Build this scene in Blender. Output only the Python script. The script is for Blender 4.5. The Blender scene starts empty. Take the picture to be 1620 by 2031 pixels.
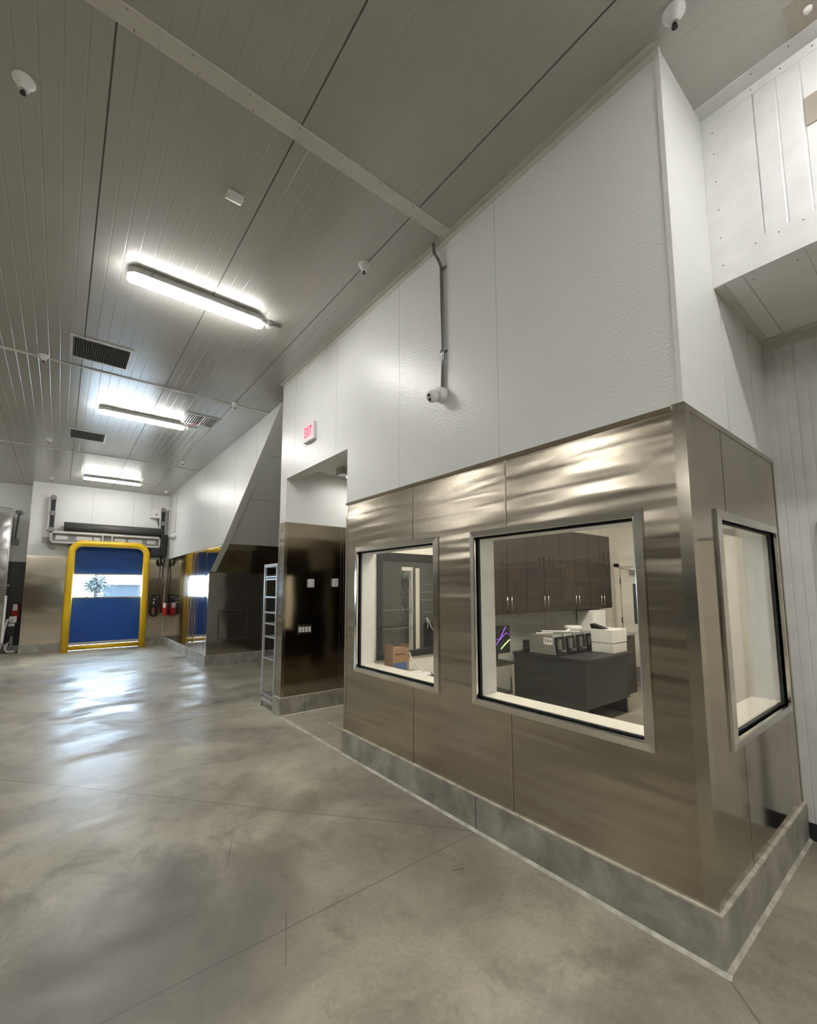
import bpy, bmesh, math, random
from mathutils import Vector, Matrix
random.seed(7)
PI = math.pi

# ------------------------------------------------------------------ camera, world, exposure
SC = bpy.context.scene
COL = SC.collection
SC.view_settings.view_transform = 'Standard'
SC.view_settings.look = 'None'
SC.view_settings.gamma = 1.0
SC.view_settings.use_curve_mapping = False
SC.view_settings.exposure = 0.25
SC.cycles.max_bounces = 9
SC.cycles.diffuse_bounces = 4
SC.cycles.glossy_bounces = 5
SC.cycles.transparent_max_bounces = 10
F_PX, CX, CY = 871.46, 817.91, 1075.51
PITCH, ROLL, YAW = 0.105, -0.003, 0.6752
LAMP_POWER = 62.0        # emission strength of the hall lamp diffusers
OFFICE_POWER = 22.0
SKY_POWER = 27.0

cd = bpy.data.cameras.new('camera')
cam = bpy.data.objects.new('camera', cd)
COL.objects.link(cam)
SC.camera = cam
fwd = Vector((math.sin(YAW)*math.cos(PITCH), math.cos(YAW)*math.cos(PITCH), math.sin(PITCH)))
rt = Vector((math.cos(YAW), -math.sin(YAW), 0))
up = rt.cross(fwd)
r2 = rt*math.cos(ROLL) + up*math.sin(ROLL)
u2 = -rt*math.sin(ROLL) + up*math.cos(ROLL)
cam.matrix_world = Matrix(((r2.x, u2.x, -fwd.x, 0), (r2.y, u2.y, -fwd.y, 0), (r2.z, u2.z, -fwd.z, 1.6), (0, 0, 0, 1)))
cd.sensor_fit = 'VERTICAL'
cd.sensor_height = 24.0
cd.sensor_width = 24.0*1620/2031
cd.lens = F_PX/2031*24.0
cd.shift_x = (810 - CX)/2031
cd.shift_y = (CY - 1015.5)/2031
cd.clip_start = 0.05
cd.clip_end = 400

world = bpy.data.worlds.new('sky')
SC.world = world
world.use_nodes = True
wn = world.node_tree.nodes
wn['Background'].inputs[0].default_value = (0.62, 0.80, 1.0, 1)
wn['Background'].inputs[1].default_value = SKY_POWER

# ------------------------------------------------------------------ main dimensions (metres)
XW, YC, XS, XH, XF = 2.279, 0.770, 3.849, 2.877, 2.477
ZC, ZS, ZCURB, ZOPEN, ZHDR = 4.428, 2.480, 0.2205, 3.068, 3.340
Y1, Y2, Y3 = 3.934, 5.722, 5.528
YB, YD = 10.0, 14.97
XL, YBACK = -12.0, -6.5
XIN, YIN = 2.44, 0.93           # inner faces of the office walls
YK = 3.85                       # office back wall
XE = 7.6                        # office east wall
ZOFF = 3.0                      # office ceiling

# ------------------------------------------------------------------ materials
def new_mat(name):
    m = bpy.data.materials.new(name)
    m.use_nodes = True
    nt = m.node_tree
    return m, nt, nt.nodes['Principled BSDF']

def N(nt, t, **kw):
    n = nt.nodes.new(t)
    for k, v in kw.items():
        if k.startswith('i_'):
            key = k[2:]
            key = int(key) if key.isdigit() else key.replace('_', ' ')
            n.inputs[key].default_value = v
        else:
            setattr(n, k, v)
    return n

def tex_coord(nt, scale=(1, 1, 1)):
    g = N(nt, 'ShaderNodeNewGeometry')
    mp = N(nt, 'ShaderNodeMapping')
    mp.inputs['Scale'].default_value = scale
    nt.links.new(g.outputs['Position'], mp.inputs['Vector'])
    return mp.outputs['Vector']

def ramp(nt, fac, stops):
    r = N(nt, 'ShaderNodeValToRGB')
    els = r.color_ramp.elements
    els.remove(els[1])
    els[0].position = stops[0][0]
    els[0].color = (*stops[0][1], 1)
    for p, c in stops[1:]:
        els.new(p).color = (*c, 1)
    nt.links.new(fac, r.inputs[0])
    return r.outputs[0]

def plain(name, color, rough=0.5, metal=0.0, var=0.06, scale=8.0, bump=0.0, bscale=60.0, coat=0.0):
    m, nt, b = new_mat(name)
    v = tex_coord(nt)
    n = N(nt, 'ShaderNodeTexNoise', i_Scale=scale, i_Detail=4.0)
    nt.links.new(v, n.inputs['Vector'])
    lo = tuple(max(0, c*(1-var)) for c in color)
    hi = tuple(min(1, c*(1+var)) for c in color)
    nt.links.new(ramp(nt, n.outputs[0], [(0.3, lo), (0.7, hi)]), b.inputs['Base Color'])
    b.inputs['Roughness'].default_value = rough
    b.inputs['Metallic'].default_value = metal
    b.inputs['Coat Weight'].default_value = coat
    if bump:
        n2 = N(nt, 'ShaderNodeTexNoise', i_Scale=bscale, i_Detail=3.0)
        nt.links.new(v, n2.inputs['Vector'])
        bp = N(nt, 'ShaderNodeBump', i_Strength=bump, i_Distance=0.004)
        nt.links.new(n2.outputs[0], bp.inputs['Height'])
        nt.links.new(bp.outputs[0], b.inputs['Normal'])
    return m

def steel(name, color=(0.44, 0.39, 0.315), rough=0.205, wave=(0.28, 0.28, 3.6), amp=0.0165, grain=(3, 3, 120), dirt=0.10):
    """brushed sheet steel: slow buckles in the sheet, fine grain in the roughness"""
    m, nt, b = new_mat(name)
    b.inputs['Metallic'].default_value = 1.0
    v = tex_coord(nt, wave)
    n = N(nt, 'ShaderNodeTexNoise', i_Scale=2.2, i_Detail=1.5, i_Roughness=0.4)
    nt.links.new(v, n.inputs['Vector'])
    g = tex_coord(nt, grain)
    n2 = N(nt, 'ShaderNodeTexNoise', i_Scale=4.0, i_Detail=3.0)
    nt.links.new(g, n2.inputs['Vector'])
    mr = N(nt, 'ShaderNodeMapRange')
    mr.inputs['To Min'].default_value = rough*0.8
    mr.inputs['To Max'].default_value = rough*1.25
    nt.links.new(n2.outputs[0], mr.inputs['Value'])
    nt.links.new(mr.outputs[0], b.inputs['Roughness'])
    lo = tuple(c*(1-dirt) for c in color)
    hi = tuple(min(1, c*(1+dirt)) for c in color)
    nt.links.new(ramp(nt, n.outputs[0], [(0.3, lo), (0.7, hi)]), b.inputs['Base Color'])
    bp = N(nt, 'ShaderNodeBump', i_Strength=1.0, i_Distance=amp)
    nt.links.new(n.outputs[0], bp.inputs['Height'])
    nt.links.new(bp.outputs[0], b.inputs['Normal'])
    return m

def emit(name, color, strength):
    m, nt, b = new_mat(name)
    b.inputs['Base Color'].default_value = (*color, 1)
    b.inputs['Emission Color'].default_value = (*color, 1)
    b.inputs['Emission Strength'].default_value = strength
    b.inputs['Roughness'].default_value = 0.3
    return m

def glass(name, tint=(0.9, 0.92, 0.9), ior=1.5, rough=0.0):
    """thin pane: transparent straight through, mirror by Fresnel"""
    m = bpy.data.materials.new(name)
    m.use_nodes = True
    nt = m.node_tree
    nt.nodes.clear()
    out = N(nt, 'ShaderNodeOutputMaterial')
    tr = N(nt, 'ShaderNodeBsdfTransparent')
    tr.inputs[0].default_value = (*tint, 1)
    gl = N(nt, 'ShaderNodeBsdfGlossy', i_Roughness=rough)
    gl.inputs[0].default_value = (1, 1, 1, 1)
    fr = N(nt, 'ShaderNodeFresnel', i_IOR=ior)
    mx = N(nt, 'ShaderNodeMixShader')
    geo = N(nt, 'ShaderNodeNewGeometry')
    mr = N(nt, 'ShaderNodeMapRange')          # back faces of the pane: same outer Fresnel, no internal mirror
    mr.inputs['To Min'].default_value = ior
    mr.inputs['To Max'].default_value = 1.0/ior
    nt.links.new(geo.outputs['Backfacing'], mr.inputs['Value'])
    nt.links.new(mr.outputs[0], fr.inputs['IOR'])
    nt.links.new(fr.outputs[0], mx.inputs[0])
    nt.links.new(tr.outputs[0], mx.inputs[1])
    nt.links.new(gl.outputs[0], mx.inputs[2])
    nt.links.new(mx.outputs[0], out.inputs[0])
    return m

def concrete_floor():
    m, nt, b = new_mat('polished_concrete')
    L = nt.links
    v = tex_coord(nt)
    big = N(nt, 'ShaderNodeTexNoise', i_Scale=0.55, i_Detail=5.0, i_Roughness=0.6, i_Distortion=0.6)
    mid = N(nt, 'ShaderNodeTexNoise', i_Scale=2.6, i_Detail=8.0, i_Roughness=0.65, i_Distortion=0.5)
    fine = N(nt, 'ShaderNodeTexNoise', i_Scale=45.0, i_Detail=4.0)
    for n in (big, mid, fine):
        L.new(v, n.inputs['Vector'])
    c1 = ramp(nt, big.outputs[0], [(0.34, (0.24, 0.212, 0.18)), (0.5, (0.39, 0.362, 0.29)), (0.66, (0.52, 0.49, 0.385))])
    c2 = ramp(nt, mid.outputs[0], [(0.30, (0.64, 0.61, 0.60)), (0.50, (0.95, 0.95, 0.93)), (0.75, (1.10, 1.10, 1.08))])
    mx = N(nt, 'ShaderNodeMix', data_type='RGBA', blend_type='MULTIPLY')
    mx.inputs[0].default_value = 0.85
    L.new(c1, mx.inputs[6]); L.new(c2, mx.inputs[7])
    c3 = ramp(nt, fine.outputs[0], [(0.3, (0.9, 0.9, 0.9)), (0.7, (1.06, 1.06, 1.06))])
    mx2 = N(nt, 'ShaderNodeMix', data_type='RGBA', blend_type='MULTIPLY')
    mx2.inputs[0].default_value = 1.0
    L.new(mx.outputs[2], mx2.inputs[6]); L.new(c3, mx2.inputs[7])
    # small dark scuffs
    vo = N(nt, 'ShaderNodeTexNoise', i_Scale=5.0, i_Detail=6.0, i_Roughness=0.6, i_Distortion=0.4)
    L.new(tex_coord(nt, (1.0, 0.7, 1)), vo.inputs['Vector'])
    sc = ramp(nt, vo.outputs[0], [(0.0, (1, 1, 1)), (0.56, (1, 1, 1)), (0.78, (0.70, 0.67, 0.65)), (1.0, (0.6, 0.58, 0.56))])
    mx3 = N(nt, 'ShaderNodeMix', data_type='RGBA', blend_type='MULTIPLY')
    mx3.inputs[0].default_value = 1.0
    L.new(mx2.outputs[2], mx3.inputs[6]); L.new(sc, mx3.inputs[7])
    # saw-cut joints and cracks: distance to a few lines on the slab
    sep = N(nt, 'ShaderNodeSeparateXYZ')
    L.new(v, sep.inputs[0])
    wob = N(nt, 'ShaderNodeTexNoise', i_Scale=1.2, i_Detail=3.0)
    L.new(v, wob.inputs['Vector'])
    def math_(op, a, bb, clamp=False):
        n = N(nt, 'ShaderNodeMath', operation=op, use_clamp=clamp)
        for i, q in enumerate((a, bb)):
            if isinstance(q, (int, float)): n.inputs[i].default_value = q
            elif q is not None: L.new(q, n.inputs[i])
        return n.outputs[0]
    total = None
    def line(p, q, w, dark, wobble=0.0):
        nonlocal total
        (x0, y0), (x1, y1) = p, q
        l = math.hypot(x1-x0, y1-y0)
        tx, ty = (x1-x0)/l, (y1-y0)/l
        nx, ny = -ty, tx
        d = math_('ADD', math_('MULTIPLY', sep.outputs[0], nx), math_('MULTIPLY', sep.outputs[1], ny))
        d = math_('SUBTRACT', d, x0*nx + y0*ny)
        if wobble:
            d = math_('ADD', d, math_('MULTIPLY', math_('SUBTRACT', wob.outputs[0], 0.5), wobble))
        d = math_('ABSOLUTE', d, None)
        s = math_('ADD', math_('MULTIPLY', sep.outputs[0], tx), math_('MULTIPLY', sep.outputs[1], ty))
        s = math_('ABSOLUTE', math_('SUBTRACT', s, (x0+x1)/2*tx + (y0+y1)/2*ty), None)
        inside = math_('LESS_THAN', s, l/2)
        near = math_('SUBTRACT', 1.0, math_('DIVIDE', d, w), True)
        t = math_('MULTIPLY', math_('MULTIPLY', near, inside), dark)
        total = t if total is None else math_('MAXIMUM', total, t)
    line((-5.6, 2.10), (2.25, 2.15), 0.007, 0.75)
    line((-0.6, 5.63), (2.25, 2.17), 0.010, 0.7, 0.05)
    line((-3.0, 10.1), (2.27, 5.77), 0.013, 0.6)
    line((-2.0, 4.07), (1.60, 10.42), 0.015, 0.6)
    line((2.26, 0.75), (1.2, -0.35), 0.006, 0.8)
    line((-5.6, 12.2), (2.4, 12.2), 0.012, 0.5)
    line((0.975, 3.09), (0.865, 2.80), 0.007, 0.55, 0.05)      # drag scratches
    line((0.985, 2.24), (0.86, 1.94), 0.006, 0.6, 0.04)
    line((0.50, 2.52), (0.68, 2.51), 0.008, 0.5, 0.06)
    line((1.85, 1.96), (1.92, 1.93), 0.012, 0.9, 0.02)
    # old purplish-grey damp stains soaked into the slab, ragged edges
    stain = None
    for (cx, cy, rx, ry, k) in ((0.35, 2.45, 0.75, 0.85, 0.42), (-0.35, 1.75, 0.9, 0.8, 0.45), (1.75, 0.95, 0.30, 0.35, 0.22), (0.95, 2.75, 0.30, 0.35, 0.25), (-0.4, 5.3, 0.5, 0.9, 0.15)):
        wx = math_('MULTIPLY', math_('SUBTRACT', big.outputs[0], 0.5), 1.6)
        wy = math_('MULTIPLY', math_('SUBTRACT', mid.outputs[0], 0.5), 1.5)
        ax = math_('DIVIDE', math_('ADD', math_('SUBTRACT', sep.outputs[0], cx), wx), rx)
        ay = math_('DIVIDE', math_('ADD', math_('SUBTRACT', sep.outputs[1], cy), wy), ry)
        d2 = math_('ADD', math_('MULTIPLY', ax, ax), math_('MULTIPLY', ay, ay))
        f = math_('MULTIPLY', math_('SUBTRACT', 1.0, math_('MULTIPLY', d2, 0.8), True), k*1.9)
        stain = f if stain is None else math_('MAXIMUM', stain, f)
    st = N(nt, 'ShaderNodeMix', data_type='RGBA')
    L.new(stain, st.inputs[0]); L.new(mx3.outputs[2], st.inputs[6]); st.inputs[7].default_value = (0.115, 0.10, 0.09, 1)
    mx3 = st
    dk = N(nt, 'ShaderNodeMix', data_type='RGBA')
    L.new(total, dk.inputs[0]); L.new(mx3.outputs[2], dk.inputs[6]); dk.inputs[7].default_value = (0.10, 0.088, 0.075, 1)
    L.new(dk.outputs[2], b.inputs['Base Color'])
    # sheen comes and goes in trowelled sweeps
    sw = N(nt, 'ShaderNodeTexNoise', i_Scale=1.2, i_Detail=4.0, i_Roughness=0.6, i_Distortion=0.5)
    L.new(tex_coord(nt, (0.75, 1.35, 1)), sw.inputs['Vector'])
    rr = ramp(nt, sw.outputs[0], [(0.36, (0.60,)*3), (0.48, (0.42,)*3), (0.60, (0.285,)*3)])
    L.new(rr, b.inputs['Roughness'])
    b.inputs['Specular IOR Level'].default_value = 0.5
    bp = N(nt, 'ShaderNodeBump', i_Strength=0.25, i_Distance=0.01)
    L.new(mid.outputs[0], bp.inputs['Height'])
    L.new(bp.outputs[0], b.inputs['Normal'])
    return m

def embossed_white():
    """stucco-embossed insulated wall panel"""
    m, nt, b = new_mat('embossed_white_panel')
    v = tex_coord(nt)
    n = N(nt, 'ShaderNodeTexNoise', i_Scale=0.8, i_Detail=3.0)
    nt.links.new(v, n.inputs['Vector'])
    nt.links.new(ramp(nt, n.outputs[0], [(0.3, (0.76, 0.77, 0.745)), (0.7, (0.79, 0.80, 0.775))]), b.inputs['Base Color'])
    b.inputs['Roughness'].default_value = 0.36
    vo = N(nt, 'ShaderNodeTexVoronoi', i_Scale=70.0, feature='SMOOTH_F1')
    nt.links.new(v, vo.inputs['Vector'])
    bp = N(nt, 'ShaderNodeBump', i_Strength=0.42, i_Distance=0.004)
    nt.links.new(vo.outputs['Distance'], bp.inputs['Height'])
    nt.links.new(bp.outputs[0], b.inputs['Normal'])
    return m

def ceiling_white():
    m, nt, b = new_mat('ribbed_ceiling_paint')
    v = tex_coord(nt)
    n = N(nt, 'ShaderNodeTexNoise', i_Scale=1.2, i_Detail=3.0)
    nt.links.new(v, n.inputs['Vector'])
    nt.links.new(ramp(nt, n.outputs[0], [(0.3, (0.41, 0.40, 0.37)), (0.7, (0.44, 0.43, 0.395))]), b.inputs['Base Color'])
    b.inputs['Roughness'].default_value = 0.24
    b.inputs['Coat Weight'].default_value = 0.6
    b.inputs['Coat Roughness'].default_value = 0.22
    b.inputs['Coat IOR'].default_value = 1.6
    vo = N(nt, 'ShaderNodeTexVoronoi', i_Scale=60.0, feature='SMOOTH_F1')
    nt.links.new(v, vo.inputs['Vector'])
    bp = N(nt, 'ShaderNodeBump', i_Strength=0.12, i_Distance=0.003)
    nt.links.new(vo.outputs['Distance'], bp.inputs['Height'])
    nt.links.new(bp.outputs[0], b.inputs['Normal'])
    return m

def concrete_curb():
    m, nt, b = new_mat('curb_concrete')
    v = tex_coord(nt)
    n = N(nt, 'ShaderNodeTexNoise', i_Scale=4.0, i_Detail=9.0, i_Roughness=0.62, i_Distortion=0.3)
    nt.links.new(v, n.inputs['Vector'])
    nt.links.new(ramp(nt, n.outputs[0], [(0.34, (0.24, 0.228, 0.198)), (0.5, (0.35, 0.335, 0.29)), (0.68, (0.52, 0.505, 0.44))]), b.inputs['Base Color'])
    b.inputs['Roughness'].default_value = 0.45
    bp = N(nt, 'ShaderNodeBump', i_Strength=0.3, i_Distance=0.01)
    nt.links.new(n.outputs[0], bp.inputs['Height'])
    nt.links.new(bp.outputs[0], b.inputs['Normal'])
    return m

M = dict(
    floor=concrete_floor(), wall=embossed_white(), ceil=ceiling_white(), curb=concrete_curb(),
    steel=steel('brushed_steel_cladding'),
    steel_far=steel('vertical_brushed_steel_sheet', rough=0.09, wave=(1.2, 1.5, 0.5), amp=0.006, grain=(60, 60, 3)),
    steel_calm=steel('flat_steel_sheet', rough=0.10, wave=(0.7, 0.7, 0.9), amp=0.004),
    steel_trim=steel('steel_angle_trim', color=(0.50, 0.455, 0.38), rough=0.18, amp=0.001),
    frame=steel('polished_window_frame_steel', color=(0.74, 0.71, 0.66), rough=0.16, amp=0.001),
    cabinet_steel=steel('buckled_bright_steel', color=(0.60, 0.60, 0.58), rough=0.12, wave=(1.0, 1.0, 0.8), amp=0.02),
    chrome=steel('bright_steel', color=(0.66, 0.65, 0.63), rough=0.15, amp=0.0008),
    caulk=plain('pale_grout', (0.56, 0.54, 0.46), 0.7, bump=0.8, var=0.3, scale=14),
    seam=plain('dark_joint_sealant', (0.13, 0.125, 0.115), 0.7),
    seam_pale=plain('pale_joint_sealant', (0.50, 0.51, 0.50), 0.6),
    smooth=plain('smooth_white_paint', (0.755, 0.757, 0.755), 0.4),
    flashing=plain('painted_flashing', (0.62, 0.61, 0.555), 0.35),
    warm=plain('cream_wall_paint', (0.76, 0.73, 0.66), 0.55),
    sill=plain('cream_window_sill', (0.82, 0.78, 0.69), 0.4),
    plastic=plain('white_plastic', (0.78, 0.78, 0.76), 0.35),
    offwhite=plain('off_white_plastic', (0.70, 0.70, 0.68), 0.4),
    black=plain('black_plastic', (0.005, 0.005, 0.006), 0.4),
    rubber=plain('black_rubber', (0.015, 0.015, 0.015), 0.6),
    dark=plain('charcoal_laminate', (0.020, 0.021, 0.023), 0.5),
    darkframe=plain('dark_bronze_frame', (0.005, 0.005, 0.006), 0.3),
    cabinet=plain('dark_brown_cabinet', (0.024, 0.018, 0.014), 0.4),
    tile=plain('grey_backsplash', (0.32, 0.32, 0.30), 0.4),
    blue=plain('blue_vinyl_curtain', (0.003, 0.068, 0.36), 0.5, var=0.1),
    yellow=plain('safety_yellow_paint', (0.80, 0.50, 0.012), 0.33, var=0.04),
    grey=plain('grey_painted_metal', (0.22, 0.215, 0.205), 0.4),
    lightgrey=plain('light_grey_metal', (0.50, 0.49, 0.46), 0.4, metal=0.3),
    midgrey=plain('mid_grey_plastic', (0.20, 0.20, 0.19), 0.4),
    alu=plain('aluminium', (0.62, 0.62, 0.60), 0.35, metal=0.7),
    darkgrey=plain('dark_grey_sleeve', (0.075, 0.072, 0.068), 0.4),
    conduit=plain('galvanised_conduit', (0.33, 0.33, 0.33), 0.3, metal=0.9),
    red=plain('red_paint', (0.55, 0.02, 0.02), 0.3),
    card=plain('brown_cardboard', (0.32, 0.19, 0.10), 0.8),
    cardblue=plain('blue_box_print', (0.06, 0.11, 0.28), 0.6),
    paper=plain('white_paper', (0.80, 0.80, 0.78), 0.7),
    ventdark=plain('vent_cavity', (0.02, 0.02, 0.018), 0.8),
    ventmetal=plain('vent_metal', (0.22, 0.21, 0.19), 0.4, metal=0.4),
    coverplate=plain('taped_over_plate', (0.36, 0.32, 0.27), 0.35),
    base=plain('black_rubber_baseboard', (0.02, 0.022, 0.026), 0.4),
    lamp=emit('lit_lamp_diffuser', (1.0, 0.985, 0.95), LAMP_POWER),
    office_lamp=emit('lit_warm_panel', (1.0, 0.92, 0.80), OFFICE_POWER),
    corridor_lamp=emit('lit_corridor_diffuser', (1.0, 0.97, 0.92), 24.0),
    exit_face=emit('lit_exit_face', (1.0, 0.50, 0.55), 0.35),
    exit_red=emit('lit_exit_letters', (0.85, 0.01, 0.07), 0.8),
    glass=glass('clear_pane', (0.95, 0.96, 0.95)),
    vinyl=glass('clear_vinyl', (0.96, 0.98, 1.0), 1.4, 0.05),
    screen=plain('black_screen', (0.004, 0.004, 0.008), 0.15),
    purple=emit('screen_purple', (0.30, 0.10, 0.85), 0.9),
    green=emit('screen_green', (0.45, 0.90, 0.25), 0.9),
    leaf=plain('tree_leaves', (0.006, 0.012, 0.010), 0.6, var=0.4, scale=4),
    bark=plain('tree_bark', (0.010, 0.008, 0.007), 0.9),
    ground=plain('outdoor_concrete', (0.62, 0.60, 0.56), 0.9),
    stucco=plain('slate_blue_cladding', (0.010, 0.016, 0.022), 0.9),
    skin=plain('skin', (0.45, 0.27, 0.19), 0.5),
    shirt=plain('tan_shirt', (0.30, 0.23, 0.17), 0.8),
    trousers=plain('dark_trousers', (0.03, 0.03, 0.04), 0.8),
    hair=plain('dark_hair', (0.012, 0.009, 0.008), 0.6),
    orange=plain('orange_rack_beam', (0.45, 0.12, 0.02), 0.45),
    rackblue=plain('blue_rack_upright', (0.03, 0.06, 0.16), 0.45),
)

# ------------------------------------------------------------------ geometry helpers
def BM():
    return bmesh.new()

def box(bm, x0, x1, y0, y1, z0, z1, mat=None):
    vs = [bm.verts.new(c) for c in ((x0, y0, z0), (x1, y0, z0), (x1, y1, z0), (x0, y1, z0), (x0, y0, z1), (x1, y0, z1), (x1, y1, z1), (x0, y1, z1))]
    fs = [bm.faces.new([vs[i] for i in f]) for f in ((0, 3, 2, 1), (4, 5, 6, 7), (0, 1, 5, 4), (1, 2, 6, 5), (2, 3, 7, 6), (3, 0, 4, 7))]
    if mat is not None:
        for v in vs:
            v.co = mat @ v.co
    return fs

def prism(bm, pts, axis, a, b):
    """polygon pts (2-D) extruded along axis from a to b; other two axes in xyz order"""
    def P(p, t):
        l = list(p); l.insert('xyz'.index(axis), t); return l
    lo = [bm.verts.new(P(p, a)) for p in pts]
    hi = [bm.verts.new(P(p, b)) for p in pts]
    n = len(pts)
    bm.faces.new(lo); bm.faces.new(hi[::-1])
    for i in range(n):
        j = (i+1) % n
        bm.faces.new([lo[j], lo[i], hi[i], hi[j]])

def tube(bm, pts, r, seg=10, caps=True):
    pts = [Vector(p) for p in pts]
    rings = []
    prev = None
    for i, p in enumerate(pts):
        d = (pts[min(i+1, len(pts)-1)] - pts[max(i-1, 0)]).normalized()
        if prev is None:
            a = d.orthogonal().normalized()
        else:
            a = (prev - d*prev.dot(d)).normalized()
        prev = a
        b = d.cross(a)
        rr = r[i] if isinstance(r, (list, tuple)) else r
        rings.append([bm.verts.new(p + (a*math.cos(2*PI*k/seg) + b*math.sin(2*PI*k/seg))*rr) for k in range(seg)])
    for A, B in zip(rings, rings[1:]):
        for k in range(seg):
            f = bm.faces.new([A[k], A[(k+1) % seg], B[(k+1) % seg], B[k]])
            f.smooth = True
    if caps:
        bm.faces.new(rings[0][::-1]); bm.faces.new(rings[-1])

def lathe(bm, prof, o=(0, 0, 0), axis=(0, 0, 1), seg=20):
    """prof = [(radius, height)], along axis from o"""
    ax = Vector(axis).normalized(); a = ax.orthogonal().normalized(); b = ax.cross(a); o = Vector(o)
    rings = []
    for r, h in prof:
        rings.append([bm.verts.new(o + ax*h + (a*math.cos(2*PI*k/seg) + b*math.sin(2*PI*k/seg))*max(r, 1e-4)) for k in range(seg)])
    for A, B in zip(rings, rings[1:]):
        for k in range(seg):
            f = bm.faces.new([A[k], A[(k+1) % seg], B[(k+1) % seg], B[k]]); f.smooth = True
    bm.faces.new(rings[0][::-1]); bm.faces.new(rings[-1])

def grid_boxes(bm, axis, a, b, u0, u1, v0, v1, holes):
    """slab between a and b on axis, spanning u0..u1, v0..v1, cut by rectangular holes (u0,u1,v0,v1)"""
    us = sorted({u0, u1, *[min(max(h[i], u0), u1) for h in holes for i in (0, 1)]})
    vs = sorted({v0, v1, *[min(max(h[i], v0), v1) for h in holes for i in (2, 3)]})
    for i in range(len(us)-1):
        for j in range(len(vs)-1):
            cu, cv = (us[i]+us[i+1])/2, (vs[j]+vs[j+1])/2
            if any(h[0] < cu < h[1] and h[2] < cv < h[3] for h in holes):
                continue
            if axis == 'x': box(bm, a, b, us[i], us[i+1], vs[j], vs[j+1])
            elif axis == 'y': box(bm, us[i], us[i+1], a, b, vs[j], vs[j+1])
            else: box(bm, us[i], us[i+1], vs[j], vs[j+1], a, b)

def obj(name, bm, mat, parent=None, kind=None, bevel=0.0, local=True):
    """links bm as ONE mesh object; world-space verts are rebased on the parent's origin"""
    bmesh.ops.recalc_face_normals(bm, faces=bm.faces[:])
    me = bpy.data.meshes.new(name)
    if parent is not None and local:
        inv = parent.matrix_basis.inverted()
        p = parent.parent
        while p is not None:
            inv = inv @ p.matrix_basis.inverted(); p = p.parent
        for v in bm.verts:
            v.co = inv @ v.co
    bm.to_mesh(me); bm.free()
    o = bpy.data.objects.new(name, me)
    COL.objects.link(o)
    mats = mat if isinstance(mat, (list, tuple)) else [mat]
    for m in mats:
        me.materials.append(m)
    if parent is not None:
        o.parent = parent
    if bevel:
        md = o.modifiers.new('bevel', 'BEVEL'); md.width = bevel; md.segments = 2; md.limit_method = 'ANGLE'; md.harden_normals = False
    if kind:
        o['kind'] = kind
    return o

def struct(name, bm, mat, parent=None, bevel=0.0):
    return obj(name, bm, mat, parent, None if parent else 'structure', bevel)

def tag(o, label, cat, group=None):
    o['label'] = label; o['category'] = cat
    if group: o['group'] = group
    return o

def thing(name, label, cat, loc=(0, 0, 0), rz=0.0, group=None):
    o = bpy.data.objects.new(name, None)
    COL.objects.link(o)
    o.location = loc; o.rotation_euler = (0, 0, rz)
    o.matrix_basis = Matrix.Translation(loc) @ Matrix.Rotation(rz, 4, 'Z')
    return tag(o, label, cat, group)

def dup(root, loc, label=None, rz=None, group=None):
    r = root.copy(); COL.objects.link(r)
    r.location = loc
    if rz is not None: r.rotation_euler = (0, 0, rz)
    if label: r['label'] = label
    if group: r['group'] = group
    for ch in list(root.children):
        c = ch.copy(); COL.objects.link(c); c.parent = r
        for g in list(ch.children):
            d = g.copy(); COL.objects.link(d); d.parent = c
    return r

def text(name, s, size, mat, parent, mw, extrude=0.001, spacing=1.0, bold=0.0, squeeze=1.0):
    cu = bpy.data.curves.new(name, 'FONT')
    cu.body = s; cu.size = size; cu.extrude = extrude
    cu.align_x = 'CENTER'; cu.align_y = 'CENTER'
    tmp = bpy.data.objects.new(name, cu)
    cu.materials.append(mat)
    cu.space_character = spacing
    cu.offset = bold
    me = bpy.data.meshes.new_from_object(tmp)
    bpy.data.objects.remove(tmp)
    o = bpy.data.objects.new(name, me); COL.objects.link(o)
    o.parent = parent
    inv = parent.matrix_basis.inverted()
    o.matrix_basis = inv @ mw @ Matrix.Diagonal((squeeze, 1, 1, 1))
    return o

# orientation for text lying on a wall that faces -x (reads towards -y) or -y (reads towards +x)
def face_minus_x(p):
    return Matrix.Translation(p) @ Matrix(((0, 0, -1, 0), (-1, 0, 0, 0), (0, 1, 0, 0), (0, 0, 0, 1)))
def face_minus_y(p):
    return Matrix.Translation(p) @ Matrix(((1, 0, 0, 0), (0, 0, -1, 0), (0, 1, 0, 0), (0, 0, 0, 1)))

# ------------------------------------------------------------------ the setting
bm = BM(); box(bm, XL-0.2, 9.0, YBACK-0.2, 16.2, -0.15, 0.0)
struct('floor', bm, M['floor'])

# ribbed ceiling: shallow V grooves along y, a deeper joint at every panel edge
def ribbed(bm, u0, u1, pitch, panel, phase, w, depth, jw, jd):
    """profile [(u, d)] from u0 to u1"""
    pr = [(u0, 0)]
    k = math.floor((u0-phase)/pitch)
    n = round(panel/pitch)
    while True:
        c = phase + k*pitch
        if c > u1-0.03: break
        if c > u0+0.03:
            if k % n == 0: pr += [(c-jw, 0), (c-jw*0.8, jd), (c+jw*0.8, jd), (c+jw, 0)]
            else: pr += [(c-w, 0), (c-w*0.35, depth), (c+w*0.35, depth), (c+w, 0)]
        k += 1
    pr.append((u1, 0))
    return pr

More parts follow.
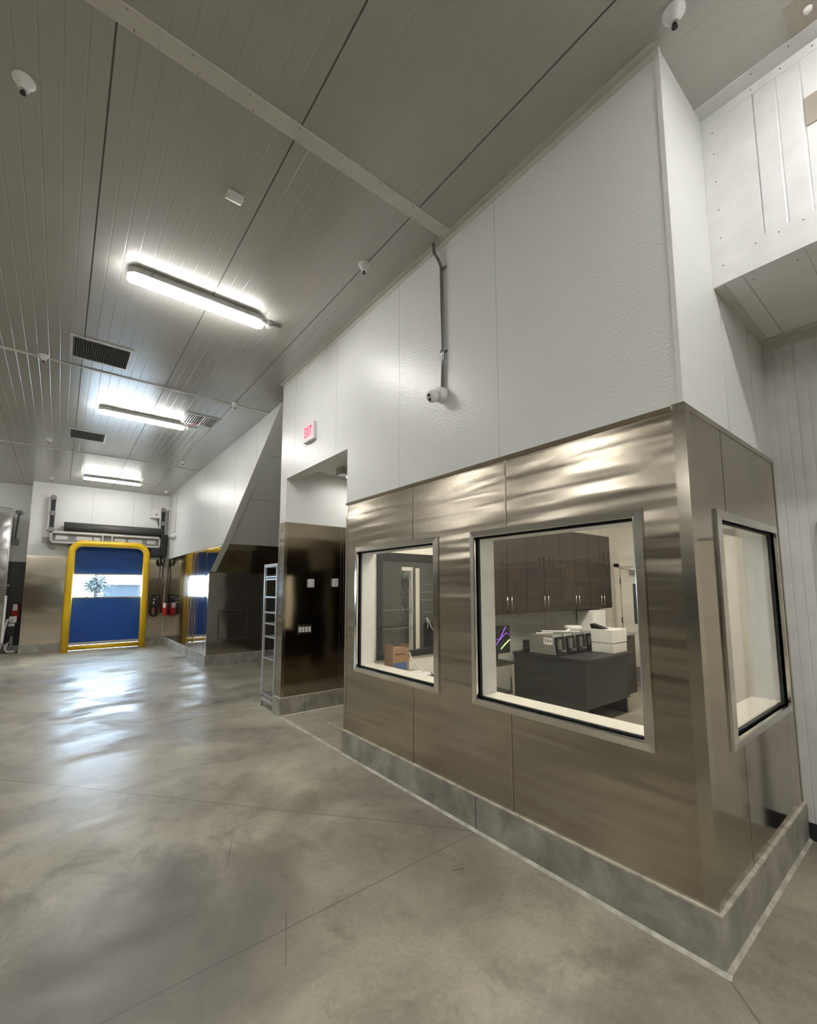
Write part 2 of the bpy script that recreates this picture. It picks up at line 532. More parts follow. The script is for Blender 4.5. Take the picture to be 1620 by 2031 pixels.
PANEL = 0.9371
pr = ribbed(None, XL-0.2, XW+6, PANEL/9, PANEL, 0.0474, 0.0055, 0.0011, 0.005, 0.005)
bm = BM()
def ribbed_sheet(bm, prof, place, back):
    A = [bm.verts.new(place(u, d, 0)) for u, d in prof]; B = [bm.verts.new(place(u, d, 1)) for u, d in prof]
    C_ = [bm.verts.new(back(u, 0)) for u in (prof[0][0], prof[-1][0])]; D = [bm.verts.new(back(u, 1)) for u in (prof[0][0], prof[-1][0])]
    for i in range(len(prof)-1):
        bm.faces.new([A[i], A[i+1], B[i+1], B[i]])
    bm.faces.new([C_[0], C_[1], D[1], D[0]])
    bm.faces.new([A[0], B[0], D[0], C_[0]]); bm.faces.new([A[-1], B[-1], D[1], C_[1]])
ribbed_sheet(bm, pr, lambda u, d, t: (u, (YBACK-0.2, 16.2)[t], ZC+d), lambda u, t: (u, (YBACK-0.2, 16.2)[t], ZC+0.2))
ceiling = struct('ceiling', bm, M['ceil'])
bm = BM()      # dark sealant deep in the panel joints
for k in range(-14, 9):
    x = 0.0474 + k*PANEL
    if x < XL: continue
    box(bm, x-0.0036, x+0.0036, YBACK, 16.0, ZC+0.003, ZC+0.006)
struct('joint_sealant', bm, M['seam'], ceiling)

# flat cover strips across the ceiling
bm = BM(); box(bm, XL, XW, 2.305, 2.412, ZC-0.006, ZC+0.001)
tr = struct('trim_1', bm, M['flashing'])
bm = BM()
for k in range(26):
    x = XW-0.10-k*0.30
    for y in (2.322, 2.396):
        lathe(bm, [(0.005, 0), (0.004, 0.003)], (x+(0.04 if y > 2.35 else 0), y, ZC-0.006), (0, 0, -1), 8)
struct('rivet', bm, M['grey'], tr)['kind'] = 'stuff'
for i, y in enumerate((6.80, 11.20, -2.0)):
    bm = BM(); box(bm, XL, XF, y-0.02, y+0.02, ZC-0.010, ZC+0.001)
    struct('trim_%d' % (2+i), bm, M['flashing'])

# main wall (x = XW) with two windows and the doorway
WIN = {1: (2.57, 3.69, 0.86, 1.955), 2: (1.03, 2.13, 0.86, 1.955)}     # clear openings y0,y1,z0,z1
W3 = (2.63, 3.69, 0.86, 1.955)
bm = BM()
grid_boxes(bm, 'x', XW, XIN, YC, Y2, 0, ZC, [WIN[1], WIN[2], (Y1, Y3, -1, ZOPEN)])
wall_main = struct('wall_right', bm, M['wall'])
bm = BM()      # vertical joints of the white panels
for y in (1.895, 3.03, 4.19, 5.29):
    z0 = ZOPEN if y > Y1 else ZS
    box(bm, XW-0.0006, XW+0.002, y-0.0022, y+0.0022, z0, ZC)
struct('panel_joint', bm, M['seam_pale'], wall_main)
bm = BM(); box(bm, XW-0.005, XW+0.001, YC-0.002, Y2, ZC-0.045, ZC); box(bm, XW-0.05, XW, YC, Y2, ZC-0.004, ZC)
struct('ceiling_angle', bm, M['flashing'], wall_main)

T = 0.0035
def clad_x(x, y0, y1, z0, z1, seams, holes=(), mat='steel', parent=None, name='steel_sheet'):
    """separate sheets of steel on a wall that faces -x"""
    ys = [y0]+list(seams)+[y1]
    for a, b in zip(ys, ys[1:]):
        bm = BM(); grid_boxes(bm, 'x', x-T, x+0.001, a+0.0015, b-0.0015, z0, z1, [h for h in holes if h[0] < b and h[1] > a])
        struct(name, bm, M[mat], parent)
def clad_y(y, x0, x1, z0, z1, seams, holes=(), mat='steel', parent=None, name='steel_sheet'):
    xs = [x0]+list(seams)+[x1]
    for a, b in zip(xs, xs[1:]):
        bm = BM(); grid_boxes(bm, 'y', y-T, y+0.001, a+0.0015, b-0.0015, z0, z1, [h for h in holes if h[0] < b and h[1] > a])
        struct(name, bm, M[mat], parent)
clad_x(XW, YC, Y1, ZCURB+0.006, ZS, (1.855, 2.843), (WIN[1], WIN[2]), parent=wall_main)
clad_x(XW, Y3, Y2, ZCURB+0.006, ZS, (), parent=wall_main)
bm = BM()
for y in (1.855, 2.843):      # narrow cover strips over the sheet joints
    for z0, z1 in (((ZCURB, 0.815), (2.005, ZS)) if y in (1.855, 2.843) else ((ZCURB, ZS),)):
        box(bm, XW-T-0.004, XW-T+0.0005, y-0.005, y+0.005, z0, z1)
struct('cover_strip', bm, M['steel_trim'], wall_main)
bm = BM(); prism(bm, [(XW, ZS+0.004), (XW-0.012, ZS+0.001), (XW-0.016, ZS-0.004), (XW-0.009, ZS-0.026), (XW, ZS-0.026)], 'y', YC+0.05, Y1-0.001)
struct('top_trim', bm, M['steel_trim'], wall_main)
bm = BM()
prism(bm, [(XW-0.007, YC-0.007), (XW+0.05, YC-0.007), (XW+0.05, YC+0.001), (XW+0.001, YC+0.001), (XW+0.001, YC+0.05), (XW-0.007, YC+0.05)], 'z', ZCURB+0.006, ZS+0.006)
struct('corner_trim', bm, M['steel_trim'], wall_main)
bm = BM()
prism(bm, [(XW-0.004, YC-0.004), (XW+0.02, YC-0.004), (XW+0.02, YC+0.001), (XW+0.001, YC+0.001), (XW+0.001, YC+0.02), (XW-0.004, YC+0.02)], 'z', ZS+0.006, ZC)
struct('white_corner_trim', bm, M['smooth'], wall_main)
bm = BM()
for (a, b) in ((Y1-0.03, Y1+0.004), (Y3-0.004, Y3+0.03), (Y2-0.03, Y2+0.004)):
    box(bm, XW-0.006, XW+0.001, a, b, ZCURB+0.006, ZS)
struct('edge_trim', bm, M['steel_trim'], wall_main)

# end wall of the office (y = YC), faces the camera side
bm = BM(); grid_boxes(bm, 'y', YC+0.0008, YIN, XIN, XS+0.15, 0, ZC, [W3])
wall_end = struct('wall_front', bm, M['wall'])
clad_y(YC, XW+0.02, XS, ZCURB+0.006, ZS, (2.775,), (W3,), mat='steel_calm', parent=wall_end)
bm = BM()
box(bm, 2.770, 2.780, YC-T-0.0015, YC, ZCURB, 0.815); box(bm, 2.770, 2.780, YC-T-0.0015, YC, 2.005, ZS)
struct('cover_strip', bm, M['steel_trim'], wall_end)
bm = BM(); box(bm, XW+0.05, XS, YC-0.008, YC, ZS-0.026, ZS+0.004)
struct('top_trim', bm, M['steel_trim'], wall_end)
bm = BM(); box(bm, XS-0.035, XS, YC-0.006, YC, ZCURB+0.006, ZS-0.02)
struct('edge_trim', bm, M['steel_trim'], wall_end)
bm = BM(); box(bm, 2.955, 2.960, YC-0.001, YC+0.002, ZS, ZHDR); box(bm, 3.5, 3.504, YC-0.001, YC+0.002, ZS, ZHDR)
struct('panel_joint', bm, M['seam_pale'], wall_end)

# kerbs
def curb(name, bm): return struct(name, bm, M['curb'])
E_ = 0.02
bm = BM(); box(bm, XW-E_, XW+0.001, YC-E_, Y1, 0, ZCURB)
c1 = curb('baseboard_right', bm)
bm = BM(); box(bm, XW-E_-0.002, XW, YC-E_-0.002, Y1, ZCURB-0.002, ZCURB+0.007)
struct('pale_cap', bm, M['caulk'], c1)
bm = BM(); box(bm, XW-E_-0.0015, XW-E_+0.001, 2.153, 2.161, 0, ZCURB)
struct('kerb_joint', bm, M['seam'], c1)
bm = BM(); prism(bm, [(XW-E_, 0.014), (XW-E_-0.016, 0.0), (XW-E_, 0.0)], 'y', YC-E_-0.022, Y1)
struct('pale_grout', bm, M['caulk'], c1)
bm = BM(); box(bm, XW, XS, YC-E_, YC+0.001, 0, ZCURB)
c2 = curb('baseboard_front', bm)
bm = BM(); box(bm, XW, XS, YC-E_-0.002, YC, ZCURB-0.002, ZCURB+0.007)
struct('pale_cap', bm, M['caulk'], c2)
bm = BM(); prism(bm, [(YC-E_, 0.014), (YC-E_-0.016, 0.0), (YC-E_, 0.0)], 'x', XW-E_, XS)
struct('pale_grout', bm, M['caulk'], c2)
bm = BM(); box(bm, XW-E_, XW+0.3, Y3-E_, Y2+0.001, 0, ZCURB); box(bm, XW+0.3, 3.99, Y3-E_, Y3+0.001, 0, ZCURB)
c3 = curb('baseboard_pillar', bm)
bm = BM(); box(bm, XW-E_-0.002, 3.99, Y3-E_-0.002, Y3+0.0, ZCURB-0.002, ZCURB+0.007); box(bm, XW-E_-0.002, XW, Y3, Y2, ZCURB-0.002, ZCURB+0.007)
struct('pale_cap', bm, M['caulk'], c3)
bm = BM(); box(bm, 2.60, 2.606, Y3-E_-0.001, Y3, 0, ZCURB)
struct('kerb_joint', bm, M['seam'], c3)
bm = BM(); prism(bm, [(Y3-E_, 0.014), (Y3-E_-0.018, 0.0), (Y3-E_, 0.0)], 'x', XW-E_, 3.99)
struct('pale_grout', bm, M['caulk'], c3)
# floor threshold strip across the doorway
bm = BM(); box(bm, XW-0.03, XW+0.005, Y1, Y3-E_, 0.0, 0.0025); box(bm, 2.62, 2.64, Y1, Y3-E_, 0.0, 0.002)
struct('trim_20', bm, M['caulk'])

# header over the bay on the right (x = XH) and its low ceiling
HY0 = YBACK
pr = [(y, d) for y, d in ribbed(None, HY0, YC-0.13, 0.0955*1.05, 0.0955*1.05*9, 0.518, 0.006, 0.0025, 0.003, 0.006)]
bm = BM()
ribbed_sheet(bm, pr, lambda u, d, t: (XH+d, u, (ZHDR+0.17, ZC-0.06)[t]), lambda u, t: (XH+0.12, u, (ZHDR+0.17, ZC-0.06)[t]))
wall_hdr = struct('wall_header', bm, M['smooth'])
bm = BM()
box(bm, XH-0.002, XH+0.12, HY0, YC, ZHDR, ZHDR+0.17); box(bm, XH-0.002, XH+0.12, YC-0.13, YC, ZHDR+0.17, ZC)
box(bm, XH-0.002, XH+0.12, HY0, YC-0.13, ZC-0.06, ZC)
struct('flashing', bm, M['smooth'], wall_hdr)
bm = BM(); box(bm, XH-0.10, XH, HY0, YC, ZC-0.005, ZC)
struct('ceiling_flashing', bm, M['smooth'], wall_hdr)
bm = BM()
for z in (3.45, 3.62, 3.80, 3.98, 4.16, 4.30):
    lathe(bm, [(0.004, 0), (0.003, 0.003)], (XH-0.002, YC-0.055, z), (-1, 0, 0), 8)
for k in range(14):
    lathe(bm, [(0.004, 0), (0.003, 0.003)], (XH-0.002, 0.52-k*0.13, ZC-0.03), (-1, 0, 0), 8)
    lathe(bm, [(0.004, 0), (0.003, 0.003)], (XH-0.002, 0.56-k*0.10, ZHDR+0.145), (-1, 0, 0), 8)
    lathe(bm, [(0.004, 0), (0.003, 0.003)], (XH-0.07, 0.50-k*0.16, ZC-0.005), (0, 0, -1), 8)
    lathe(bm, [(0.004, 0), (0.003, 0.003)], (XH+0.09, 0.60-k*0.19, ZHDR-0.001), (0, 0, -1), 8)
struct('rivet', bm, M['grey'], wall_hdr)['kind'] = 'stuff'
bm = BM(); box(bm, XH+0.12, XS+0.15, HY0, YC, ZHDR+0.001, ZHDR+0.03)
low = struct('ceiling_bay', bm, M['wall'])
bm = BM()
box(bm, XH+0.02, XS, YC-0.14, YC-0.135, ZHDR-0.0015, ZHDR+0.001)
for k in range(9):
    y = YC-0.40-k*0.30
    box(bm, XH+0.02, XS, y-0.003, y, ZHDR-0.0012, ZHDR+0.001)
struct('panel_joint', bm, M['seam_pale'], low)
bm = BM(); box(bm, XH, XS, YC-0.05, YC, ZHDR-0.004, ZHDR); box(bm, XS-0.07, XS, HY0, YC, ZHDR-0.005, ZHDR); box(bm, XS-0.005, XS, HY0, YC, ZHDR-0.07, ZHDR)
struct('angle_flashing', bm, M['flashing'], low)
# far right wall under the header
pr = ribbed(None, HY0, YC, 0.058, 0.058*7, 0.606, 0.006, 0.0028, 0.0035, 0.006)
bm = BM()
ribbed_sheet(bm, pr, lambda u, d, t: (XS+d, u, (0, ZHDR)[t]), lambda u, t: (XS+0.12, u, (0, ZHDR)[t]))
wall_bay = struct('wall_bay', bm, M['smooth'])
bm = BM(); box(bm, XS-0.012, XS+0.001, HY0, YC-E_, 0, 0.105)
struct('baseboard_bay', bm, M['base'])
# a door in that wall, seen only as the reflection in the steel and the pane
d2 = thing('door_2', 'cream door with steel hinges in the right bay wall', 'door', (XS, 0.05, 0)); 
del d2['category'], d2['label']; d2['kind'] = 'structure'
bm = BM(); box(bm, XS-0.03, XS, -0.52, 0.46, 0, 1.96); obj('door_leaf', bm, M['warm'], d2)
bm = BM(); box(bm, XS-0.045, XS, 0.485, 0.56, 0, 2.03); box(bm, XS-0.045, XS, -0.60, -0.53, 0, 2.03); box(bm, XS-0.045, XS, -0.60, 0.56, 1.97, 2.04)
obj('door_frame', bm, M['smooth'], d2)
for z in (0.35, 1.02, 1.78):
    bm = BM(); tube(bm, [(XS-0.05, 0.473, z-0.06), (XS-0.05, 0.473, z+0.06)], 0.011, 8); obj('hinge', bm, M['chrome'], d2)

# doorway side wall (y = Y3), corridor, office shell ----------------------------------------
bm = BM(); grid_boxes(bm, 'y', Y3, Y2, XIN, XE+0.2, 0, ZC, [(4.17, 4.66, -1, 2.05)])
wall_cor = struct('wall_corridor', bm, M['wall'])
clad_y(Y3, XW+0.03, 4.17, ZCURB+0.006, ZS, (3.16,), mat='steel_calm', parent=wall_cor)
clad_y(Y3, 4.70, XE, ZCURB+0.006, ZS, (5.7,), mat='steel_calm', parent=wall_cor)
bm = BM(); box(bm, XW, XW+0.035, Y3-0.006, Y3, ZCURB+0.006, ZS); box(bm, XW+0.04, 3.13, Y3-0.007, Y3, ZS-0.012, ZS+0.002)
box(bm, XW+0.06, 3.99, Y3-0.008, Y3, ZCURB+0.006, ZCURB+0.02)
box(bm, 3.10, 3.13, Y3-0.006, Y3, ZCURB+0.006, ZS)
struct('edge_trim', bm, M['steel_trim'], wall_cor)
bm = BM(); box(bm, 4.66, 4.70, Y3-0.02, Y3+0.01, 0, 2.10); box(bm, 4.17, 4.70, Y3-0.02, Y3+0.01, 2.05, 2.10)
struct('trim_21', bm, M['warm'])
bm = BM(); box(bm, XIN, XE+0.2, Y1, Y3, 3.20, 3.26)
cc = struct('ceiling_corridor', bm, M['smooth'])
bm = BM(); box(bm, XIN, 3.99, Y3-0.09, Y3, 3.185, 3.20)
struct('angle_flashing', bm, M['flashing'], cc)
bm = BM(); grid_boxes(bm, 'y', YK, 3.905, XIN, XE+0.2, 0, ZC, [(2.63, 3.83, 0.90, 1.95)]); grid_boxes(bm, 'y', 3.905, Y1, XIN, XE+0.2, 0, ZC, [(2.95, 3.10, 0.93, 1.82)])
wall_k = struct('wall_office_back', bm, M['warm'])
bm = BM(); box(bm, XE, XE+0.15, YIN, YK, 0, ZC); box(bm, XE+0.05, XE+0.2, Y1, 16.2, 0, ZC)
struct('wall_office_east', bm, M['warm'])
bm = BM(); box(bm, XIN, XE, YIN, YK, ZOFF, ZOFF+0.05)
struct('ceiling_office', bm, M['warm'])
bm = BM(); box(bm, XS+0.15, XE+0.2, YC, YIN, 0, ZC)
struct('wall_office_front', bm, M['warm'])
bm = BM(); box(bm, XW-0.0, XIN, Y1, Y3, ZOPEN-0.004, ZOPEN)
struct('trim_22', bm, M['smooth'])
# paint on the office side of the hall wall
bm = BM(); grid_boxes(bm, 'x', XIN, XIN+0.012, YIN, YK, 0, ZOFF, [WIN[1], WIN[2]])
struct('wall_office_west', bm, M['warm'])

def window(n, plane, y0, y1, z0, z1, lab):
    """steel-framed window in a wall; plane 'x' (faces -x) or 'y' (faces -y)"""
    w = bpy.data.objects.new('window_%d' % n, None); COL.objects.link(w); w['kind'] = 'structure'
    base = XW if plane == 'x' else YC
    inner = XIN if plane == 'x' else YIN
    def B(bm, a, b, u0, u1, v0, v1):
        if plane == 'x': box(bm, a, b, u0, u1, v0, v1)
        else: box(bm, u0, u1, a, b, v0, v1)
    def ring(o, i, a, b):
        bm = BM()
        B(bm, a, b, y0-o, y1+o, z0-o, z0-i); B(bm, a, b, y0-o, y1+o, z1+i, z1+o)
        B(bm, a, b, y0-o, y0-i, z0-i, z1+i); B(bm, a, b, y1+i, y1+o, z0-i, z1+i)
        return bm
    # mitred, slightly sloped frame face
    def P(a, u, v): return (a, u, v) if plane == 'x' else (u, a, v)
    bm = BM()
    loops = []
    for off, dep in ((0.048, -0.004), (0.045, -0.016), (0.006, -0.024), (0.0, -0.020), (0.0, 0.03)):
        loops.append([bm.verts.new(P(base+dep, u, v)) for u, v in ((y0-off, z0-off), (y1+off, z0-off), (y1+off, z1+off), (y0-off, z1+off))])
    for A, Bq in zip(loops, loops[1:]):
        for k in range(4):
            bm.faces.new([A[k], A[(k+1) % 4], Bq[(k+1) % 4], Bq[k]])
    obj('window_frame', bm, M['frame'], w)
    bm = ring(0.0, -0.011, base+0.012, base+0.03); obj('gasket', bm, M['rubber'], w)
    bm = BM(); B(bm, base+0.018, base+0.022, y0+0.005, y1-0.005, z0+0.005, z1-0.005); obj('window_pane', bm, M['glass'], w)
    bm = BM()
    B(bm, base+0.03, inner+0.014, y0-0.001, y0+0.010, z0, z1); B(bm, base+0.03, inner+0.014, y1-0.010, y1+0.001, z0, z1)
    B(bm, base+0.03, inner+0.014, y0, y1, z1-0.010, z1+0.001)
    obj('window_reveal', bm, M['smooth'], w)
    bm = BM(); B(bm, base+0.03, inner+0.03, y0-0.001, y1+0.001, z0-0.001, z0+0.012); obj('window_sill', bm, M['sill'], w)
window(1, 'x', *WIN[1], '')
window(2, 'x', *WIN[2], '')
window(3, 'y', *W3, '')

# dark framed inner window at the back of the office, looks onto the corridor
w4 = bpy.data.objects.new('window_4', None); COL.objects.link(w4); w4['kind'] = 'structure'
bm = BM(); y = YK-0.025
for (a, b, c, d) in ((2.60, 3.86, 1.90, 1.985), (2.60, 3.86, 0.865, 0.93), (2.60, 2.66, 0.93, 1.90), (3.80, 3.86, 0.93, 1.90)):
    box(bm, a, b, y, YK+0.02, c, d)
obj('window_frame', bm, M['darkframe'], w4)
bm = BM(); box(bm, 2.66, 3.80, YK+0.004, YK+0.008, 0.93, 1.90); obj('window_pane', bm, M['glass'], w4)
bm = BM(); grid_boxes(bm, 'y', 3.894, 3.904, 2.64, 3.82, 0.91, 1.94, [(2.95, 3.10, 0.93, 1.82)]); obj('back_panel', bm, M['darkframe'], w4)
bm = BM(); box(bm, 2.96, 3.115, 3.886, 3.894, 1.80, 1.84); box(bm, 3.098, 3.112, 3.886, 3.894, 0.93, 1.80); obj('cream_l_bars', bm, M['warm'], w4)  # cream bars behind the pane, set as an L
bm = BM(); box(bm, 3.155, 3.21, 3.884, 3.893, 0.93, 1.83); obj('cream_bar', bm, M['warm'], w4)
for z, xa_, xb_ in ((1.37, 2.68, 3.12), (1.56, 3.22, 3.80), (1.65, 3.26, 3.80), (1.47, 3.22, 3.80), (1.33, 3.25, 3.80), (1.17, 2.68, 3.10)):
    bm = BM(); box(bm, xa_, xb_, 3.872, 3.894, z-0.004, z+0.004); obj('glass_shelf', bm, M['ventmetal'], w4)

# steel on the corridor side of the same wall
bm = BM(); grid_boxes(bm, 'y', Y1, Y1+0.004, XW+0.001, XE, 0.0, ZS, [(2.95, 3.10, 0.93, 1.82)]); struct('steel_sheet', bm, M['steel_calm'], wall_k)

# far wall (x = XF), sloped soffit and the recess
SL = [(10.0, 1.95), (9.10, 2.48), (6.25, ZC)]
bm = BM(); prism(bm, [(YD, 0), (YB, 0), SL[0], SL[1], SL[2], (YD, ZC)], 'x', XF, XF+0.12)
wall_far = struct('wall_far', bm, M['wall'])
bm = BM()
for y in (13.56, 12.49, 11.35, 10.25): pass
for y in (13.89, 12.94, 11.82, 10.71, 9.62, 8.43, 7.31):
    z0 = ZS
    for (ya, za), (yb, zb) in zip(SL, SL[1:]):
        if yb <= y <= ya: z0 = za + (zb-za)*(ya-y)/(ya-yb)
    box(bm, XF-0.001, XF+0.002, y-0.003, y+0.003, max(ZS, z0), ZC)
struct('panel_joint', bm, M['seam_pale'], wall_far)
ys = [YD, 14.42, 13.56, 12.49, 11.35, 10.25]
for a, b in zip(ys, ys[1:]):
    ta, tb = {14.42: (0.002, 0.009), 13.56: (0.010, 0.002), 12.49: (0.002, 0.011), 11.35: (0.010, 0.003), 10.25: (0.003, 0.008)}[b]
    bm = BM(); prism(bm, [(XF-ta, a-0.002), (XF+0.002, a-0.002), (XF+0.002, b+0.002), (XF-tb, b+0.002)], 'z', ZCURB, ZS); struct('steel_sheet', bm, M['steel_far'], wall_far)
bm = BM(); prism(bm, [(10.248, ZCURB), (YB-0.001, ZCURB), SL[0], SL[1], (10.248, ZS)], 'x', XF-T, XF+0.001)
struct('steel_sheet', bm, M['steel_far'], wall_far)
bm = BM(); box(bm, XF-0.009, XF, 9.1, YD, ZS-0.02, ZS+0.006); box(bm, XF-0.007, XF+0.004, YB-0.003, YB+0.03, ZCURB, 1.95)
struct('edge_trim', bm, M['steel_trim'], wall_far)
bm = BM(); box(bm, XF-E_, XF+0.001, YB-E_, YD, 0, ZCURB); box(bm, XF, 6.0, YB-E_, YB+0.05, 0, ZCURB)
c4 = curb('baseboard_far', bm)
bm = BM(); box(bm, XF-E_-0.001, XF, YB-E_, YD, ZCURB-0.002, ZCURB+0.005); box(bm, XF-E_, 6.0, YB-E_-0.001, YB, ZCURB-0.002, ZCURB+0.005)
struct('pale_cap', bm, M['caulk'], c4)
bm = BM(); prism(bm, [(SL[0][0], SL[0][1]), (SL[2][0], SL[2][1]), (SL[2][0]+0.3, SL[2][1]+0.02), (SL[0][0]+0.3, SL[0][1])], 'x', XF+0.001, XE)
soff = struct('wall_sloped_soffit', bm, M['wall'])
def on_slope(y): return SL[0][1] + (SL[2][1]-SL[0][1])*(SL[0][0]-y)/(SL[0][0]-SL[2][0])
bm = BM()
prism(bm, [(10.0, on_slope(10.0)-0.002), (9.16, on_slope(9.16)-0.006), (9.16, on_slope(9.16)+0.01), (10.0, on_slope(10.0)+0.01)], 'x', XF-0.003, XE)
struct('steel_sheet', bm, M['steel_far'], soff)
bm = BM()
for y in (8.05, 7.15):
    prism(bm, [(y, on_slope(y)-0.002), (y-0.012, on_slope(y-0.012)-0.002), (y-0.012, on_slope(y)+0.02), (y, on_slope(y)+0.02)], 'x', XF+0.002, XE)
struct('panel_joint', bm, M['seam_pale'], soff)
bm = BM(); box(bm, XF+0.12, XE+0.2, YB, YB+0.12, 0, 2.0)
wall_b = struct('wall_recess', bm, M['wall'])
clad_y(YB, XF+0.001, XE, ZCURB, 1.95, (3.62, 4.9), mat='steel_calm', parent=wall_b)
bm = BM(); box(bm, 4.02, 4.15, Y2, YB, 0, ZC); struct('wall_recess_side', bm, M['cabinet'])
# access hatch in the recess wall
h = thing('access_hatch', 'square dark steel access hatch low on the recess wall', 'hatch', (3.0, YB-T, 0.54))
bm = BM(); box(bm, 2.705, 3.285, YB-0.012, YB-T, 0.54, 1.14); obj('hatch_cover', bm, M['steel_far'], h, bevel=0.002)
bm = BM()
for a in ((2.69, 3.30, 1.14, 1.155), (2.69, 3.30, 0.525, 0.54), (2.69, 2.705, 0.54, 1.14), (3.285, 3.30, 0.54, 1.14)):
    box(bm, a[0], a[1], YB-0.016, YB-T, a[2], a[3])
obj('hatch_frame', bm, M['darkgrey'], h)

# door wall and the nook left of it
DX0, DX1, DZ = 0.20, 1.88, 2.86
bm = BM(); grid_boxes(bm, 'y', YD, YD+0.16, -0.695, XF+0.12, 0, ZC, [(DX0, DX1, -1, DZ)])
box(bm, -0.695, -0.55, YD+0.16, 15.7, 0, ZC)
wall_door = struct('wall_back', bm, M['wall'])
bm = BM(); 
for x in (0.60, 1.56): box(bm, x-0.004, x+0.004, YD-0.001, YD+0.002, DZ, ZC)
struct('panel_joint', bm, M['seam_pale'], wall_door)
clad_y(YD, -0.695, DX0, ZCURB, ZS, (), mat='steel_calm', parent=wall_door)
clad_y(YD, DX1, XF-0.01, ZCURB, ZS, (), mat='steel_calm', parent=wall_door)
bm = BM(); box(bm, -0.70, DX0, YD-E_, YD+0.001, 0, ZCURB); box(bm, DX1, XF-E_, YD-E_, YD+0.001, 0, ZCURB)
curb('baseboard_back', bm)
bm = BM(); box(bm, XL-0.2, -0.55, 15.7, 15.85, 0, ZC)
wn_ = struct('wall_nook', bm, M['wall'])
clad_y(15.7, -3.2, -0.70, 0.15, 2.34, (), mat='cabinet', parent=wn_)  # plain dark sheet in place of steel cladding
bm = BM(); box(bm, XL-0.2, XL, YBACK-0.2, 16.2, 0, ZC); wl_ = struct('wall_left', bm, M['wall'])
bm = BM(); box(bm, XL, XL+0.004, YBACK, 15.7, ZCURB, ZS); struct('steel_sheet', bm, M['steel_calm'], wl_)
bm = BM(); box(bm, XL, XS+0.2, YBACK-0.2, YBACK, 0, ZC); wb_ = struct('wall_behind', bm, M['wall'])
bm = BM(); box(bm, XL, XH, YBACK, YBACK+0.004, ZCURB, ZS); struct('steel_sheet', bm, M['steel_calm'], wb_)

# ------------------------------------------------------------------ roll-up door with yellow guard
door = bpy.data.objects.new('door_1', None); COL.objects.link(door); door['kind'] = 'structure'
door.location = (1.04, YD, 0); door.matrix_basis = Matrix.Translation((1.04, YD, 0))
YCUR = YD-0.10
def wavy(bm, z0, z1):
    box(bm, DX0-0.02, DX1+0.02, YCUR-0.004, YCUR+0.004, z0, z1)
bm = BM(); wavy(bm, 2.04, 2.90); obj('upper_curtain', bm, M['blue'], door)
bm = BM(); wavy(bm, 0.19, 1.37); obj('lower_curtain', bm, M['blue'], door)
bm = BM(); box(bm, DX0-0.02, DX1+0.02, YCUR-0.003, YCUR+0.003, 1.39, 2.02); obj('vinyl_window', bm, M['vinyl'], door)
bm = BM(); box(bm, DX0-0.02, DX1+0.02, YCUR-0.014, YCUR+0.01, 2.00, 2.045); box(bm, DX0-0.02, DX1+0.02, YCUR-0.014, YCUR+0.01, 1.365, 1.40); obj('window_seam_bar', bm, M['grey'], door)
bm = BM(); box(bm, DX0-0.02, DX1+0.02, YCUR-0.03, YCUR+0.03, 0.13, 0.20); obj('bottom_bar', bm, M['lightgrey'], door, bevel=0.005)
bm = BM(); tube(bm, [(DX0-0.02, YCUR-0.02, 0.065), (DX1, YCUR-0.02, 0.065)], 0.062, 12); obj('bottom_cushion', bm, M['yellow'], door)
for x in (DX0-0.03, DX1+0.03):
    bm = BM(); box(bm, x-0.035, x+0.035, YD-0.16, YD, 0.0, 2.95); obj('side_guide', bm, M['grey'], door)

bm = BM()
R_, yg, xa, xb, zt = 0.26, 14.52, 0.20, 1.90, 2.82
pts = [(xa, yg, 0)] + [(xa, yg, z) for z in (1.0, 2.0, zt-R_)]
pts += [(xa+R_-R_*math.cos(a), yg, zt-R_+R_*math.sin(a)) for a in [PI/2*k/8 for k in range(1, 9)]]
pts += [(xb-R_+R_*math.sin(a), yg, zt-R_+R_*math.cos(a)) for a in [PI/2*k/8 for k in range(0, 9)]]
pts += [(xb, yg, z) for z in (2.0, 1.0, 0)]
tube(bm, pts, 0.083, 20)
tag(obj('door_guard_pipe', bm, M['yellow']), 'bent yellow steel pipe guard standing around the blue roll-up door', 'guard rail')

hd = thing('roll_door_housing', 'grey motorised roll housing with slotted front mounted above the blue door', 'door housing', (1.04, 14.9, 2.8))
bm = BM(); tube(bm, [(0.0, 14.80, 3.27), (2.30, 14.80, 3.27)], 0.125, 20); obj('curtain_roll', bm, M['darkgrey'], hd)
bm = BM()
yf0, yf1 = 14.60, 14.66
box(bm, -0.26, 2.24, yf0, yf1, 3.06, 3.12); box(bm, -0.26, 2.24, yf0, yf1, 2.80, 2.85)
for x in (-0.26, 2.20): box(bm, x, x+0.04, yf0, yf1, 2.80, 3.12)
for x in (0.83, 1.04): box(bm, x, x+0.04, yf0, yf1, 2.85, 3.06)
obj('front_frame', bm, M['lightgrey'], hd, bevel=0.004)
bm = BM(); box(bm, -0.24, 2.22, 14.67, 14.95, 2.82, 3.10); obj('back_box', bm, M['grey'], hd)
for (a, b) in ((-0.15, 0.10), (0.28, 0.62), (1.12, 1.38), (1.45, 1.78), (1.90, 2.12), (0.66, 0.80)):
    bm = BM(); box(bm, a, b, 14.655, 14.67, 2.90, 3.01); obj('slot_panel', bm, M['lightgrey'], hd, bevel=0.003)
bm = BM(); box(bm, 1.98, 2.40, 14.62, 14.95, 2.55, 2.82); box(bm, 2.25, 2.42, 14.60, 14.95, 2.60, 3.20); obj('motor_box', bm, M['black'], hd, bevel=0.02)
bm = BM(); tube(bm, [(2.30, 14.7, 2.60), (2.28, 14.68, 2.40), (2.33, 14.70, 2.30)], 0.035, 8); obj('motor_cable', bm, M['rubber'], hd)
